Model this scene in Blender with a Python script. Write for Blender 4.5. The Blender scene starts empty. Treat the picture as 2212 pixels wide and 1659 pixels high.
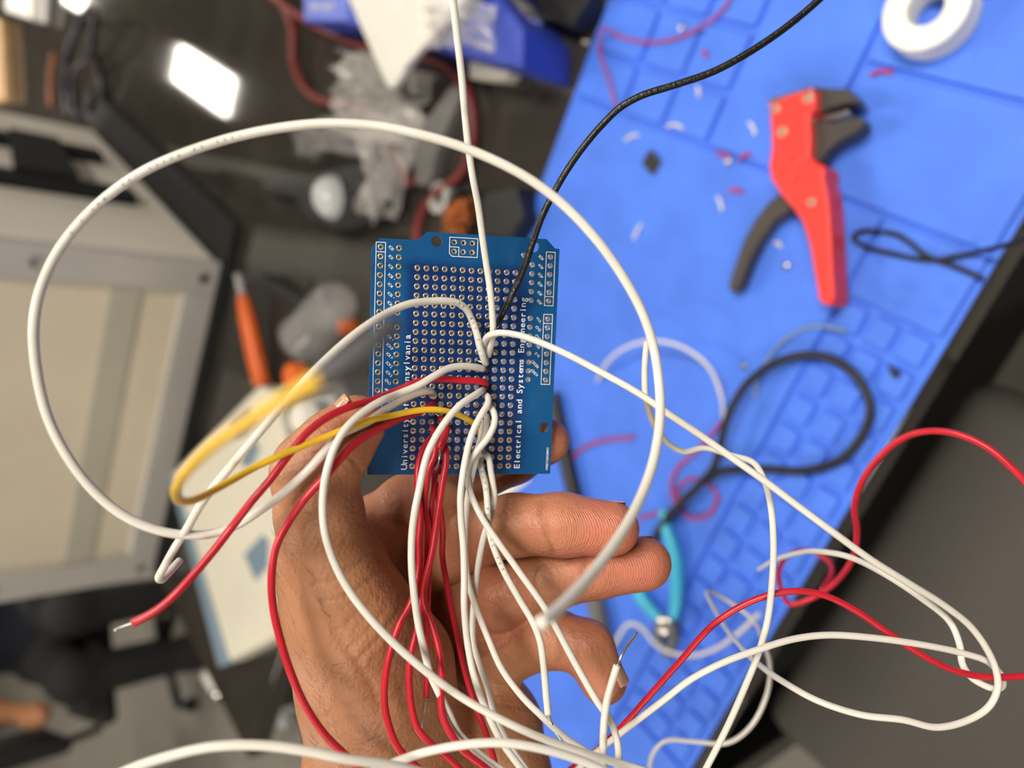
import bpy, bmesh, math, random
import numpy as np
from mathutils import Vector, Matrix
from mathutils.geometry import delaunay_2d_cdt, tessellate_polygon

S = bpy.context.scene
COL = S.collection
random.seed(7)
RNG = np.random.default_rng(7)

# ------------------------------------------------------------------ camera
# metres; Z up; the bench top is z = 0; X runs along the bench, Y away from its near edge
F, CX, CY, H = 1662.0, 1106.0, 829.5, 0.588
AX = np.array([[0.33998517, -0.87258081, -0.35073183],
               [-0.60733446, -0.48846978, 0.62653182],
               [-0.71802154, 0.0, -0.69602088]])          # rows: world X, Y, Z seen from the lens (right, down, forward)
cam_d = bpy.data.cameras.new('camera')
cam = bpy.data.objects.new('camera', cam_d); COL.objects.link(cam)
cam_d.sensor_width = 36.0
cam_d.lens = 36.0 * F / 2212.0
cam_d.shift_x = 0.0
cam_d.clip_start = 0.005
cam_d.clip_end = 60
M = Matrix.Identity(4)
for i in range(3):
    M[i][0] = AX[i, 0]; M[i][1] = -AX[i, 1]; M[i][2] = -AX[i, 2]
M[2][3] = H
cam.matrix_world = M
cam_d.dof.use_dof = True
cam_d.dof.focus_distance = 0.212
cam_d.dof.aperture_fstop = cam_d.lens / 3.7
S.camera = cam

# ------------------------------------------------------------------ world, exposure
W = bpy.data.worlds.new('world'); S.world = W; W.use_nodes = True
W.node_tree.nodes['Background'].inputs[0].default_value = (1.0, 0.95, 0.88, 1)
W.node_tree.nodes['Background'].inputs[1].default_value = 0.30
S.view_settings.view_transform = 'Standard'
S.view_settings.look = 'None'
S.view_settings.exposure = 1.42
S.view_settings.gamma = 1.0
S.cycles.max_bounces = 6; S.cycles.diffuse_bounces = 3; S.cycles.glossy_bounces = 3; S.cycles.transmission_bounces = 4; S.cycles.transparent_max_bounces = 8
S.cycles.adaptive_threshold = 0.05; S.cycles.use_light_tree = False
S.cycles.caustics_reflective = False; S.cycles.caustics_refractive = False
S.view_settings.use_curve_mapping = False
LAMP_STRENGTH = 15.0
LAMPS = [(-0.9, 6.75), (-0.9, 11.2), (-0.9, 2.25), (0.7, 0.05), (-2.9, 0.05), (0.7, 4.5), (-2.9, 4.5), (3.6, 2.25), (-5.4, 2.25), (-0.9, -2.2)]  # some panels match bench reflections, others are added to light board and cabinet

# ------------------------------------------------------------------ helpers
def ray(u, v): return np.array([(u - CX) / F, (v - CY) / F, 1.0])
def c2w(p): q = AX @ np.asarray(p, float); q[2] += H; return q
def P(u, v, d): return c2w(ray(u, v) * d)                     # point d metres in front of the lens plane
def T(u, v, z=0.0):                                           # point on the level plane z
    r = ray(u, v); k = (z - H) / (AX[2] @ r); return c2w(r * k)

def tag(o, label=None, cat=None, group=None, kind=None):
    if label: o['label'] = label
    if cat: o['category'] = cat
    if group: o['group'] = group
    if kind: o['kind'] = kind
    return o

def empty(name, loc=(0, 0, 0), rot=None):
    o = bpy.data.objects.new(name, None); COL.objects.link(o)
    o.empty_display_size = 0.01
    o.location = loc
    if rot is not None: o.rotation_euler = rot
    return o

def link(name, me, mat=None, parent=None, smooth=False):
    o = bpy.data.objects.new(name, me); COL.objects.link(o)
    if mat is not None: me.materials.append(mat)
    if smooth: me.polygons.foreach_set('use_smooth', [True] * len(me.polygons))
    if parent is not None:
        o.parent = parent
        o.matrix_parent_inverse = mat_world(parent).inverted()
    return o

def mat_world(o):
    m = o.matrix_basis.copy()
    if o.parent: m = mat_world(o.parent) @ o.matrix_parent_inverse @ m
    return m

def mesh(name, vs, fs):
    me = bpy.data.meshes.new(name)
    me.from_pydata([tuple(map(float, v)) for v in vs], [], [tuple(map(int, f)) for f in fs])
    me.update(); return me

def part(name, vs, fs, mat, parent=None, smooth=False):
    return link(name, mesh(name, vs, fs), mat, parent, smooth)

def bevel(o, w, seg=2):
    m = o.modifiers.new('bevel', 'BEVEL'); m.width = w; m.segments = seg; m.limit_method = 'ANGLE'; m.angle_limit = 0.6
    o.data.polygons.foreach_set('use_smooth', [True] * len(o.data.polygons))
    w2 = o.modifiers.new('wn', 'WEIGHTED_NORMAL'); return o

def spline(pts, step):
    """centripetal Catmull-Rom through pts, resampled at about `step`"""
    p = np.asarray(pts, float)
    if len(p) < 3:
        n = max(2, int(np.linalg.norm(p[1] - p[0]) / step) + 1)
        return np.linspace(p[0], p[1], n)
    p = np.vstack([2 * p[0] - p[1], p, 2 * p[-1] - p[-2]])
    out = []
    for i in range(1, len(p) - 2):
        p0, p1, p2, p3 = p[i - 1:i + 3]
        t0 = 0.0
        t1 = t0 + max(np.linalg.norm(p1 - p0), 1e-9) ** .5
        t2 = t1 + max(np.linalg.norm(p2 - p1), 1e-9) ** .5
        t3 = t2 + max(np.linalg.norm(p3 - p2), 1e-9) ** .5
        n = max(2, int(np.linalg.norm(p2 - p1) / step) + 1)
        t = np.linspace(t1, t2, n, endpoint=False)[:, None]
        A1 = (t1 - t) / (t1 - t0) * p0 + (t - t0) / (t1 - t0) * p1
        A2 = (t2 - t) / (t2 - t1) * p1 + (t - t1) / (t2 - t1) * p2
        A3 = (t3 - t) / (t3 - t2) * p2 + (t - t2) / (t3 - t2) * p3
        B1 = (t2 - t) / (t2 - t0) * A1 + (t - t0) / (t2 - t0) * A2
        B2 = (t3 - t) / (t3 - t1) * A2 + (t - t1) / (t3 - t1) * A3
        out.append((t2 - t) / (t2 - t1) * B1 + (t - t1) / (t2 - t1) * B2)
    out.append(p[-2:-1])
    return np.vstack(out)

def tube_geo(path, r, seg=10, cap=True):
    p = np.asarray(path, float); n = len(p)
    rr = np.full(n, r) if np.isscalar(r) else np.interp(np.linspace(0, 1, n), np.linspace(0, 1, len(r)), r)
    t = np.gradient(p, axis=0); t /= np.linalg.norm(t, axis=1)[:, None] + 1e-12
    a = np.array([0, 0, 1.0]) if abs(t[0][2]) < .9 else np.array([1.0, 0, 0])
    u = np.cross(t[0], a); u /= np.linalg.norm(u)
    ang = np.linspace(0, 2 * math.pi, seg, endpoint=False)
    vs = []
    for i in range(n):
        u = u - t[i] * (u @ t[i]); u /= np.linalg.norm(u) + 1e-12
        w = np.cross(t[i], u)
        vs.append(p[i] + rr[i] * (np.cos(ang)[:, None] * u + np.sin(ang)[:, None] * w))
    vs = np.vstack(vs); fs = []
    for i in range(n - 1):
        for k in range(seg):
            k2 = (k + 1) % seg
            fs.append((i * seg + k, i * seg + k2, (i + 1) * seg + k2, (i + 1) * seg + k))
    if cap:
        fs.append(tuple(range(seg))[::-1]); fs.append(tuple((n - 1) * seg + k for k in range(seg)))
    return vs, fs

def tube(name, path, r, mat, parent=None, seg=10):
    vs, fs = tube_geo(path, r, seg)
    return part(name, vs, fs, mat, parent, True)

def prism(name, poly, z0, z1, mat, parent=None, bev=0.0, seg=2):
    """polygon (world xy) extruded from z0 to z1"""
    poly = [tuple(q[:2]) for q in poly]
    area = sum(poly[i - 1][0] * poly[i][1] - poly[i][0] * poly[i - 1][1] for i in range(len(poly)))
    if area < 0: poly = poly[::-1]
    n = len(poly)
    vs = [(x, y, z0) for x, y in poly] + [(x, y, z1) for x, y in poly]
    fs = [tuple(range(n))[::-1], tuple(range(n, 2 * n))] + [(i, (i + 1) % n, n + (i + 1) % n, n + i) for i in range(n)]
    o = part(name, vs, fs, mat, parent)
    if bev: bevel(o, bev, seg)
    return o

def box_geo(x0, x1, y0, y1, z0, z1):
    vs = [(x, y, z) for z in (z0, z1) for y in (y0, y1) for x in (x0, x1)]
    return vs, [(0, 2, 3, 1), (4, 5, 7, 6), (0, 1, 5, 4), (2, 6, 7, 3), (0, 4, 6, 2), (1, 3, 7, 5)]

def box(name, x0, x1, y0, y1, z0, z1, mat, parent=None, bev=0.0):
    vs, fs = box_geo(min(x0, x1), max(x0, x1), min(y0, y1), max(y0, y1), z0, z1)
    o = part(name, vs, fs, mat, parent)
    if bev: bevel(o, bev)
    return o

def lathe(name, prof, mat, parent=None, seg=32, loc=(0, 0, 0), rot=None, closed=False):
    """prof: (radius, z) list"""
    vs, fs = [], []
    n = len(prof)
    for k in range(seg):
        a = 2 * math.pi * k / seg
        for r, z in prof: vs.append((r * math.cos(a), r * math.sin(a), z))
    for k in range(seg):
        k2 = (k + 1) % seg
        for i in range(n if closed else n - 1):
            j = (i + 1) % n
            fs.append((k * n + i, k2 * n + i, k2 * n + j, k * n + j))
    if not closed:
        fs.append(tuple(k * n for k in range(seg))[::-1]); fs.append(tuple(k * n + n - 1 for k in range(seg)))
    m = Matrix.Translation(Vector(loc)) @ (rot.to_4x4() if rot is not None else Matrix.Identity(4))
    vs = [m @ Vector(v) for v in vs]
    o = part(name, vs, fs, mat, parent, True)
    mm = o.modifiers.new('es', 'EDGE_SPLIT'); mm.split_angle = 0.7
    return o

def align(d):
    return Vector(d).to_track_quat('Z', 'Y').to_matrix()

GL = {}
def glyph(ch):
    if ch not in GL:
        cu = bpy.data.curves.new('g', 'FONT'); cu.body = ch; cu.size = 1; cu.align_x = 'CENTER'; cu.offset = .012; cu.resolution_u = 3
        o = bpy.data.objects.new('g', cu); COL.objects.link(o)
        me = bpy.data.meshes.new_from_object(o.evaluated_get(bpy.context.evaluated_depsgraph_get()))
        GL[ch] = ([tuple(v.co) for v in me.vertices], [tuple(p.vertices) for p in me.polygons])
        bpy.data.objects.remove(o); bpy.data.curves.remove(cu); bpy.data.meshes.remove(me)
    return GL[ch]

# ------------------------------------------------------------------ materials
def mat(name, col, rough=0.5, metal=0.0, var=0.0, scale=40.0, bump=0.0, bscale=200.0, spec=0.5, col2=None, trans=0.0, coat=0.0, alpha=1.0, emit=None, estr=0.0, rvar=0.0):
    m = bpy.data.materials.new(name); m.use_nodes = True
    nt = m.node_tree; b = nt.nodes['Principled BSDF']
    b.inputs['Base Color'].default_value = (*col, 1); b.inputs['Roughness'].default_value = rough
    b.inputs['Metallic'].default_value = metal; b.inputs['Specular IOR Level'].default_value = spec
    if trans: b.inputs['Transmission Weight'].default_value = trans
    if coat: b.inputs['Coat Weight'].default_value = coat; b.inputs['Coat Roughness'].default_value = 0.1
    b.inputs['Alpha'].default_value = alpha
    if emit: b.inputs['Emission Color'].default_value = (*emit, 1); b.inputs['Emission Strength'].default_value = estr
    tc = nt.nodes.new('ShaderNodeTexCoord')
    if var or col2 or rvar:
        nz = nt.nodes.new('ShaderNodeTexNoise'); nz.inputs['Scale'].default_value = scale; nz.inputs['Detail'].default_value = 4
        nt.links.new(tc.outputs['Object'], nz.inputs['Vector'])
        rp = nt.nodes.new('ShaderNodeValToRGB'); rp.color_ramp.elements[0].position = .3; rp.color_ramp.elements[1].position = .7
        c2 = col2 if col2 else tuple(min(1, c * (1 + var)) for c in col)
        c1 = col if col2 else tuple(c * (1 - var) for c in col)
        rp.color_ramp.elements[0].color = (*c1, 1); rp.color_ramp.elements[1].color = (*c2, 1)
        nt.links.new(nz.outputs['Fac'], rp.inputs['Fac']); nt.links.new(rp.outputs['Color'], b.inputs['Base Color'])
        if rvar:
            mr = nt.nodes.new('ShaderNodeMapRange'); mr.inputs['To Min'].default_value = rough - rvar; mr.inputs['To Max'].default_value = rough + rvar
            nt.links.new(nz.outputs['Fac'], mr.inputs['Value']); nt.links.new(mr.outputs['Result'], b.inputs['Roughness'])
    if bump:
        n2 = nt.nodes.new('ShaderNodeTexNoise'); n2.inputs['Scale'].default_value = bscale; n2.inputs['Detail'].default_value = 5
        nt.links.new(tc.outputs['Object'], n2.inputs['Vector'])
        bp = nt.nodes.new('ShaderNodeBump'); bp.inputs['Strength'].default_value = bump; bp.inputs['Distance'].default_value = 0.002
        nt.links.new(n2.outputs['Fac'], bp.inputs['Height']); nt.links.new(bp.outputs['Normal'], b.inputs['Normal'])
    return m

MT = dict(
    bench=mat('bench_laminate', (.042, .037, .032), .05, var=.25, scale=9, spec=.5),
    black=mat('black_plastic', (.012, .012, .012), .45, var=.2),
    blackmetal=mat('black_metal', (.010, .010, .011), .35, var=.2),
    rubber=mat('black_rubber', (.008, .0075, .0075), .42, var=.25, scale=600, bump=.15, bscale=900),
    mat=mat('blue_silicone', (.070, .198, .84), .55, var=.10, scale=22, bump=.12, bscale=500, spec=.35),
    red=mat('red_plastic', (.86, .045, .035), .38, var=.06, scale=80),
    darkgrip=mat('dark_grip', (.05, .042, .038), .42, var=.1),
    steel=mat('steel', (.62, .60, .56), .28, 1.0, var=.1, scale=100),
    dullscrew=mat('dull_screw', (.42, .27, .20), .5, .6, var=.1, scale=300),
    tin=mat('tinned_wire', (.74, .71, .64), .24, 1.0, var=.15, scale=900),
    solder=mat('solder', (.52, .50, .46), .2, 1.0, var=.2, scale=1500),
    pad=mat('tinned_pad', (.60, .50, .38), .34, .75, var=.2, scale=900),
    white=mat('white_insulation', (.76, .735, .68), .33, var=.03, scale=120, spec=.45),
    redins=mat('red_insulation', (.52, .014, .030), .36, var=.12, scale=160, spec=.45),
    redlead=mat('dull_red_insulation', (.16, .016, .014), .45, var=.1),
    sleeve=mat('blur_smear_grey', (.10, .10, .105), .7, var=.1),  # for the added tube that stands in for a blurred smear
    yellow=mat('yellow_insulation', (.86, .53, .035), .38, var=.06, scale=160, spec=.4),
    blackins=mat('black_insulation', (.006, .006, .006), .30, var=.3, scale=900, bump=.2, bscale=1500),
    whiteplastic=mat('white_plastic', (.80, .79, .76), .45, var=.03),
    paper=mat('white_card', (.70, .69, .64), .7, var=.04),
    cabinet=mat('white_powdercoat', (.90, .86, .78), .5, var=.03, scale=3),
    alu=mat('grey_aluminium', (.58, .56, .54), .42, .2, var=.05, scale=6),
    panel=mat('frosted_panel', (.74, .67, .53), .35, var=.06, scale=4),
    panelband=mat('panel_rib', (.50, .48, .40), .4, var=.05, scale=4),
    cream=mat('cream_carton', (.88, .84, .71), .6, var=.03, scale=8),
    paleblue=mat('carton_blue', (.22, .32, .42), .6, var=.05),
    bluebox=mat('blue_carton', (.03, .06, .42), .5, var=.1, scale=20),
    bluelabel=mat('blue_carton_light', (.12, .17, .62), .5, var=.08, scale=20),
    orange=mat('orange_plastic', (.82, .15, .02), .4, var=.08),
    cyan=mat('cyan_grip', (.06, .50, .74), .4, var=.08),
    copper=mat('copper', (.78, .30, .11), .3, 1.0, var=.2, scale=200),
    grey=mat('grey_plastic', (.15, .145, .14), .45, var=.1),
    greylight=mat('light_grey_plastic', (.42, .42, .42), .4, var=.08),
    floor=mat('floor_tile', (.19, .18, .155), .6, var=.12, scale=2.5, bump=.05, bscale=60),
    wall=mat('wall_paint', (.40, .37, .33), .8, var=.03, scale=3),
    ceil=mat('ceiling_tile', (.46, .43, .38), .85, var=.05, scale=6),
    seat=mat('seat_fabric', (.100, .090, .082), .85, var=.12, scale=300, bump=.3, bscale=900),
    blackfab=mat('black_fabric', (.010, .010, .011), .85, var=.2, scale=90),
    navy=mat('navy_fabric', (.004, .007, .016), .85, var=.2, scale=60),
    tan=mat('pale_wood', (.62, .40, .20), .6, var=.12, scale=20),
    chrome=mat('chrome', (.8, .79, .76), .12, 1.0),
    silk=mat('white_silkscreen', (.80, .82, .84), .6, var=.04, scale=900),
    nail=mat('fingernail', (.58, .33, .22), .28, var=.05, scale=300, coat=.3),
    purple=mat('purple_insulation', (.022, .018, .040), .4, var=.1),
    brown=mat('brown_insulation', (.22, .075, .03), .5, var=.1),
    lamp=mat('led_diffuser', (.9, .9, .9), .6, emit=(1.0, .92, .80), estr=LAMP_STRENGTH),
)
def glassy(name, col, a, rough):
    m = bpy.data.materials.new(name); m.use_nodes = True; nt = m.node_tree
    b = nt.nodes['Principled BSDF']; b.inputs['Base Color'].default_value = (*col, 1); b.inputs['Roughness'].default_value = rough
    b.inputs['Specular IOR Level'].default_value = .9
    nz = nt.nodes.new('ShaderNodeTexNoise'); nz.inputs['Scale'].default_value = 60
    mr = nt.nodes.new('ShaderNodeMapRange'); mr.inputs['To Min'].default_value = a * .6; mr.inputs['To Max'].default_value = min(1, a * 1.4)
    nt.links.new(nz.outputs['Fac'], mr.inputs['Value']); nt.links.new(mr.outputs['Result'], b.inputs['Alpha'])
    return m
MT['bag'] = glassy('clear_bag', (.92, .90, .86), .17, .16)
MT['clear'] = glassy('clear_plastic', (.80, .80, .80), .13, .15)
MT['milky'] = glassy('milky_plastic', (.74, .76, .78), .85, .25)

# circuit board lacquer: blue mask with darker hatched copper pour under it
def board_mat():
    m = mat('blue_soldermask', (.004, .075, .235), .3, spec=.5, coat=.35)
    nt = m.node_tree; b = nt.nodes['Principled BSDF']
    tc = nt.nodes.new('ShaderNodeTexCoord'); nz = nt.nodes.new('ShaderNodeTexNoise'); nz.inputs['Scale'].default_value = 70; nz.inputs['Detail'].default_value = 3
    nt.links.new(tc.outputs['Object'], nz.inputs['Vector'])
    rp = nt.nodes.new('ShaderNodeValToRGB')
    rp.color_ramp.elements[0].color = (.003, .068, .225, 1); rp.color_ramp.elements[1].color = (.005, .100, .290, 1)
    nt.links.new(nz.outputs['Fac'], rp.inputs['Fac'])
    sx = nt.nodes.new('ShaderNodeSeparateXYZ'); nt.links.new(tc.outputs['Object'], sx.inputs[0])
    fac = None
    for sock, lo_, hi_ in (('X', -.0045, -.001), ('X', .0345, .029), ('Y', .0035, -.0005), ('Y', -.0585, -.055)):
        mr = nt.nodes.new('ShaderNodeMapRange'); mr.interpolation_type = 'SMOOTHSTEP'
        mr.inputs['From Min'].default_value = lo_; mr.inputs['From Max'].default_value = hi_; nt.links.new(sx.outputs[sock], mr.inputs['Value'])
        if fac is None: fac = mr.outputs['Result']
        else:
            mm = nt.nodes.new('ShaderNodeMath'); mm.operation = 'MULTIPLY'; nt.links.new(fac, mm.inputs[0]); nt.links.new(mr.outputs['Result'], mm.inputs[1]); fac = mm.outputs[0]
    mx = nt.nodes.new('ShaderNodeMix'); mx.data_type = 'RGBA'; nt.links.new(fac, mx.inputs['Factor']); nt.links.new(rp.outputs['Color'], mx.inputs['A'])
    mx.inputs['B'].default_value = (.0025, .030, .150, 1)          # copper pour under the lacquer of the hole grid
    nt.links.new(mx.outputs['Result'], b.inputs['Base Color'])
    return m
MT['pcb'] = board_mat()
MT['pour'] = mat('blue_soldermask_pour', (.003, .030, .165), .3, var=.15, scale=90, coat=.35)

# skin: attributes 'pink' (finger pads) and 'crease'
def skin_mat():
    m = bpy.data.materials.new('skin'); m.use_nodes = True; nt = m.node_tree; N = nt.nodes; L = nt.links
    b = N['Principled BSDF']; b.inputs['Roughness'].default_value = .44; b.inputs['Specular IOR Level'].default_value = .4
    b.inputs['Subsurface Weight'].default_value = .12; b.inputs['Subsurface Radius'].default_value = (.0035, .0014, .0008); b.inputs['Subsurface Scale'].default_value = 1.0
    tc = N.new('ShaderNodeTexCoord')
    n1 = N.new('ShaderNodeTexNoise'); n1.inputs['Scale'].default_value = 70; n1.inputs['Detail'].default_value = 6
    L.new(tc.outputs['Object'], n1.inputs['Vector'])
    r1 = N.new('ShaderNodeValToRGB'); r1.color_ramp.elements[0].position = .3; r1.color_ramp.elements[1].position = .72
    r1.color_ramp.elements[0].color = (.370, .165, .085, 1); r1.color_ramp.elements[1].color = (.485, .232, .122, 1)
    L.new(n1.outputs['Fac'], r1.inputs['Fac'])
    at = N.new('ShaderNodeAttribute'); at.attribute_name = 'pink'
    mx = N.new('ShaderNodeMix'); mx.data_type = 'RGBA'; L.new(at.outputs['Fac'], mx.inputs['Factor']); L.new(r1.outputs['Color'], mx.inputs['A'])
    mx.inputs['B'].default_value = (.575, .190, .118, 1)
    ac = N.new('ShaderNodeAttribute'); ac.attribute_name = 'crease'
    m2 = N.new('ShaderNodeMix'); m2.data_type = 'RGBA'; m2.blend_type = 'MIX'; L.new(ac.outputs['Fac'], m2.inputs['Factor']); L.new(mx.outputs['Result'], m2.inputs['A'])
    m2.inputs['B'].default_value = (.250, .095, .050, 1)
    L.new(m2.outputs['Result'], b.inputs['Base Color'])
    # fine skin relief
    vo = N.new('ShaderNodeTexVoronoi'); vo.inputs['Scale'].default_value = 900; vo.feature = 'F1'; L.new(tc.outputs['Object'], vo.inputs['Vector'])
    n3 = N.new('ShaderNodeTexNoise'); n3.inputs['Scale'].default_value = 380; n3.inputs['Detail'].default_value = 4; L.new(tc.outputs['Object'], n3.inputs['Vector'])
    wv = N.new('ShaderNodeTexWave'); wv.inputs['Scale'].default_value = 620; wv.inputs['Distortion'].default_value = 5; wv.inputs['Detail'].default_value = 1; wv.inputs['Detail Scale'].default_value = .12
    wv.bands_direction = 'Z'; L.new(tc.outputs['Object'], wv.inputs['Vector'])
    mw = N.new('ShaderNodeMath'); mw.operation = 'MULTIPLY'; L.new(wv.outputs['Fac'], mw.inputs[0]); L.new(at.outputs['Fac'], mw.inputs[1])
    ad = N.new('ShaderNodeMath'); ad.operation = 'MULTIPLY_ADD'; L.new(vo.outputs['Distance'], ad.inputs[0]); ad.inputs[1].default_value = .35; L.new(n3.outputs['Fac'], ad.inputs[2])
    a2 = N.new('ShaderNodeMath'); a2.operation = 'MULTIPLY_ADD'; L.new(mw.outputs[0], a2.inputs[0]); a2.inputs[1].default_value = .22; L.new(ad.outputs[0], a2.inputs[2])
    bp = N.new('ShaderNodeBump'); bp.inputs['Strength'].default_value = .6; bp.inputs['Distance'].default_value = .0007
    L.new(a2.outputs[0], bp.inputs['Height']); L.new(bp.outputs['Normal'], b.inputs['Normal'])
    return m
MT['skin'] = skin_mat()

# ------------------------------------------------------------------ the room
FLZ, CEZ = -0.75, 2.0
X0, X1, Y0, Y1 = -7.5, 5.5, -4.5, 14.0
tag(box('floor', X0, X1, Y0, Y1, FLZ - .05, FLZ, MT['floor']), 'grey tiled lab floor around the benches', 'floor', kind='structure')
tag(box('ceiling', X0, X1, Y0, Y1, CEZ + .03, CEZ + .08, MT['ceil']), 'pale ceiling above the benches', 'ceiling', kind='structure')
for nm, a in (('wall_left', (X0 - .1, X0, Y0, Y1)), ('wall_right', (X1, X1 + .1, Y0, Y1)), ('wall_back', (X0, X1, Y1, Y1 + .1)), ('wall_front', (X0, X1, Y0 - .1, Y0))):
    tag(box(nm, *a, FLZ, CEZ + .03, MT['wall']), 'plain painted lab wall', 'wall', kind='structure')
for i, (x, y) in enumerate(LAMPS):
    L_ = tag(empty('ceiling_light', (x, y, CEZ)), 'long rectangular LED ceiling panel, some of the set seen reflected in the bench, others added for light', 'lamp', 'ceiling LED panels')
    part('diffuser', [(x - .15, y - .62, CEZ), (x - .15, y + .62, CEZ), (x + .15, y + .62, CEZ), (x + .15, y - .62, CEZ)], [(0, 1, 2, 3)], MT['lamp'], L_)
    box('housing', x - .15, x + .15, y - .62, y + .62, CEZ + .004, CEZ + .028, MT['whiteplastic'], L_)
    vs, fs = [], []
    for q in ((x - .17, x - .15, y - .64, y + .64), (x + .15, x + .17, y - .64, y + .64), (x - .15, x + .15, y - .64, y - .62), (x - .15, x + .15, y + .62, y + .64)):
        v, f = box_geo(*q, CEZ - .005, CEZ + .03); fs += [tuple(k + len(vs) for k in ff) for ff in f]; vs += v
    part('frame', vs, fs, MT['whiteplastic'], L_)

# ------------------------------------------------------------------ bench
BX0, BX1, BY0, BY1 = -1.165, 1.6, 0.162, 3.75
def make_bench(label, x0, x1, y0, y1, ysup):
    b_ = tag(empty('workbench', ((x0 + x1) / 2, (y0 + y1) / 2, FLZ)), label, 'table')
    box('tabletop', x0, x1, y0, y1, -.035, 0, MT['bench'], b_, .003)
    box('shade_panel', x0 + .05, x1 - .05, y0 + .10, y0 + .12, -.62, -.035, MT['blackfab'], b_)  # black sheet added to stand for the shade under the bench front
    for x in (x0 + .06, x1 - .06):
        for y in ysup: box('leg', x - .03, x + .03, y - .03, y + .03, FLZ, -.035, MT['blackmetal'], b_, .004)
make_bench('glossy black workbench carrying the blue soldering mat', -.735, BX1, BY0, .775, (BY0 + .06, .70))
make_bench('glossy black workbench carrying the white cabinet and cream carton', BX0, BX1, .778, BY1, (.86, 2.2, BY1 - .06))

# ------------------------------------------------------------------ blue silicone mat: base slab with raised panels
MX0, MX1, MY0, MY1, MZ = -.66, .27, .164, .592, .006
mt = tag(empty('soldering_mat', (-.2, .38, 0)), 'blue silicone soldering mat with raised trays and a grid of cells', 'mat')
box('base', MX0, MX1, MY0, MY1, 0, .002, MT['mat'], mt)
G = .0022
def panel(x0, x1, y0, y1, g=G, nm='panel'):
    return box(nm, x0 + g, x1 - g, y0 + g, y1 - g, .002, MZ, MT['mat'], mt, .0009)
ys = [.415, .468, .520, MY1 - .004]; xs = [.003, .048, .099, .15, .205, MX1 - .004]
for i in range(5):
    for j in range(3): panel(xs[i], xs[i + 1], ys[j], ys[j + 1], .0032, 'tray_cell')
panel(.003, MX1 - .002, .316, .415)
panel(.003, .096, MY0 + .003, .316); panel(.096, MX1 - .002, MY0 + .003, .316)
panel(MX0 + .002, .003, .244, MY1 - .003)
panel(-.060, .003, MY0 + .003, .244)
panel(MX0 + .002, -.060 - 16 * .0265, MY0 + .003, .244)
for i in range(16):
    for j in range(3):
        panel(-.060 - (i + 1) * .0265, -.060 - i * .0265, .168 + j * .0253, .168 + (j + 1) * .0253, .0034, 'grid_cell')
for (u, v) in [(1930, 525), (2015, 530), (1905, 565), (1885, 610), (1965, 618), (2050, 628), (1940, 660), (2020, 672)]:
    p = T(u, v, MZ)
    lathe('dimple', [(.0042, 0), (.0040, .0007), (.0028, .0008), (.0024, .0003), (.0003, .0002)], MT['mat'], mt, 16, (p[0], p[1], MZ - .0002))

# ------------------------------------------------------------------ wire stripper lying on the mat
def poly(pts, z): return [T(u, v, z) for u, v in pts]
ws = tag(empty('wire_stripper', T(1720, 420, MZ)), 'red and black self adjusting wire stripper lying on the blue mat', 'wire stripper')
zt = .034
prism('lever', poly([(1690, 412), (1660, 432), (1630, 470), (1605, 515), (1588, 562), (1572, 612), (1570, 628), (1586, 633), (1598, 618), (1615, 570), (1640, 520), (1672, 478), (1712, 450), (1726, 430)], .022), MZ + .002, .022, MT['darkgrip'], ws, .004, 3)
prism('upper_jaw', poly([(1730, 190), (1752, 186), (1790, 190), (1832, 192), (1852, 214), (1857, 226), (1846, 222), (1828, 222), (1800, 230), (1752, 250), (1738, 240)], .026), MZ + .004, .026, MT['darkgrip'], ws, .002)
prism('lower_jaw', poly([(1745, 256), (1800, 262), (1842, 250), (1862, 254), (1866, 270), (1850, 286), (1812, 305), (1788, 325), (1768, 352), (1752, 346), (1742, 320)], .026), MZ + .004, .026, MT['darkgrip'], ws, .002)
prism('jaw_insert', poly([(1752, 250), (1800, 245), (1832, 236), (1838, 246), (1800, 258), (1750, 262)], .018), MZ + .004, .018, MT['steel'], ws, .0006)
wsb = prism('body', poly([(1660, 224), (1700, 206), (1752, 190), (1762, 196), (1762, 234), (1748, 250), (1752, 300), (1750, 340), (1764, 352), (1782, 358), (1780, 388), (1786, 408), (1792, 450), (1796, 520), (1800, 600), (1803, 640), (1798, 656), (1780, 660), (1768, 648), (1760, 600), (1748, 530), (1733, 480), (1712, 450), (1686, 420), (1664, 385), (1660, 360), (1666, 320), (1664, 270)], zt), MZ + .002, zt, MT['red'], ws, .005, 3)
prism('latch', poly([(1780, 362), (1790, 372), (1788, 395), (1782, 392)], .026), MZ + .004, .026, MT['darkgrip'], ws, .001)
prism('back_plate', poly([(1656, 226), (1664, 212), (1702, 202), (1752, 187), (1752, 194), (1704, 210), (1668, 226)], .030), MZ + .003, .030, MT['steel'], ws, .0008)
for (u, v, r) in [(1690, 285, .0042), (1676, 236, .0036), (1746, 212, .0042), (1753, 437, .0034)]:
    p = T(u, v, zt)
    lathe('screw', [(r, 0), (r, .001), (r * .7, .0016), (r * .2, .0017)], MT['dullscrew'], wsb, 16, (p[0], p[1], zt - .0002))
for (u, v) in [(1703, 333), (1728, 347), (1680, 365), (1713, 380)]:
    p = T(u, v, zt)
    lathe('rivet_boss', [(.0042, 0), (.0038, .0012), (.002, .0016), (.0003, .0016)], MT['red'], wsb, 16, (p[0], p[1], zt - .0002))

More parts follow.
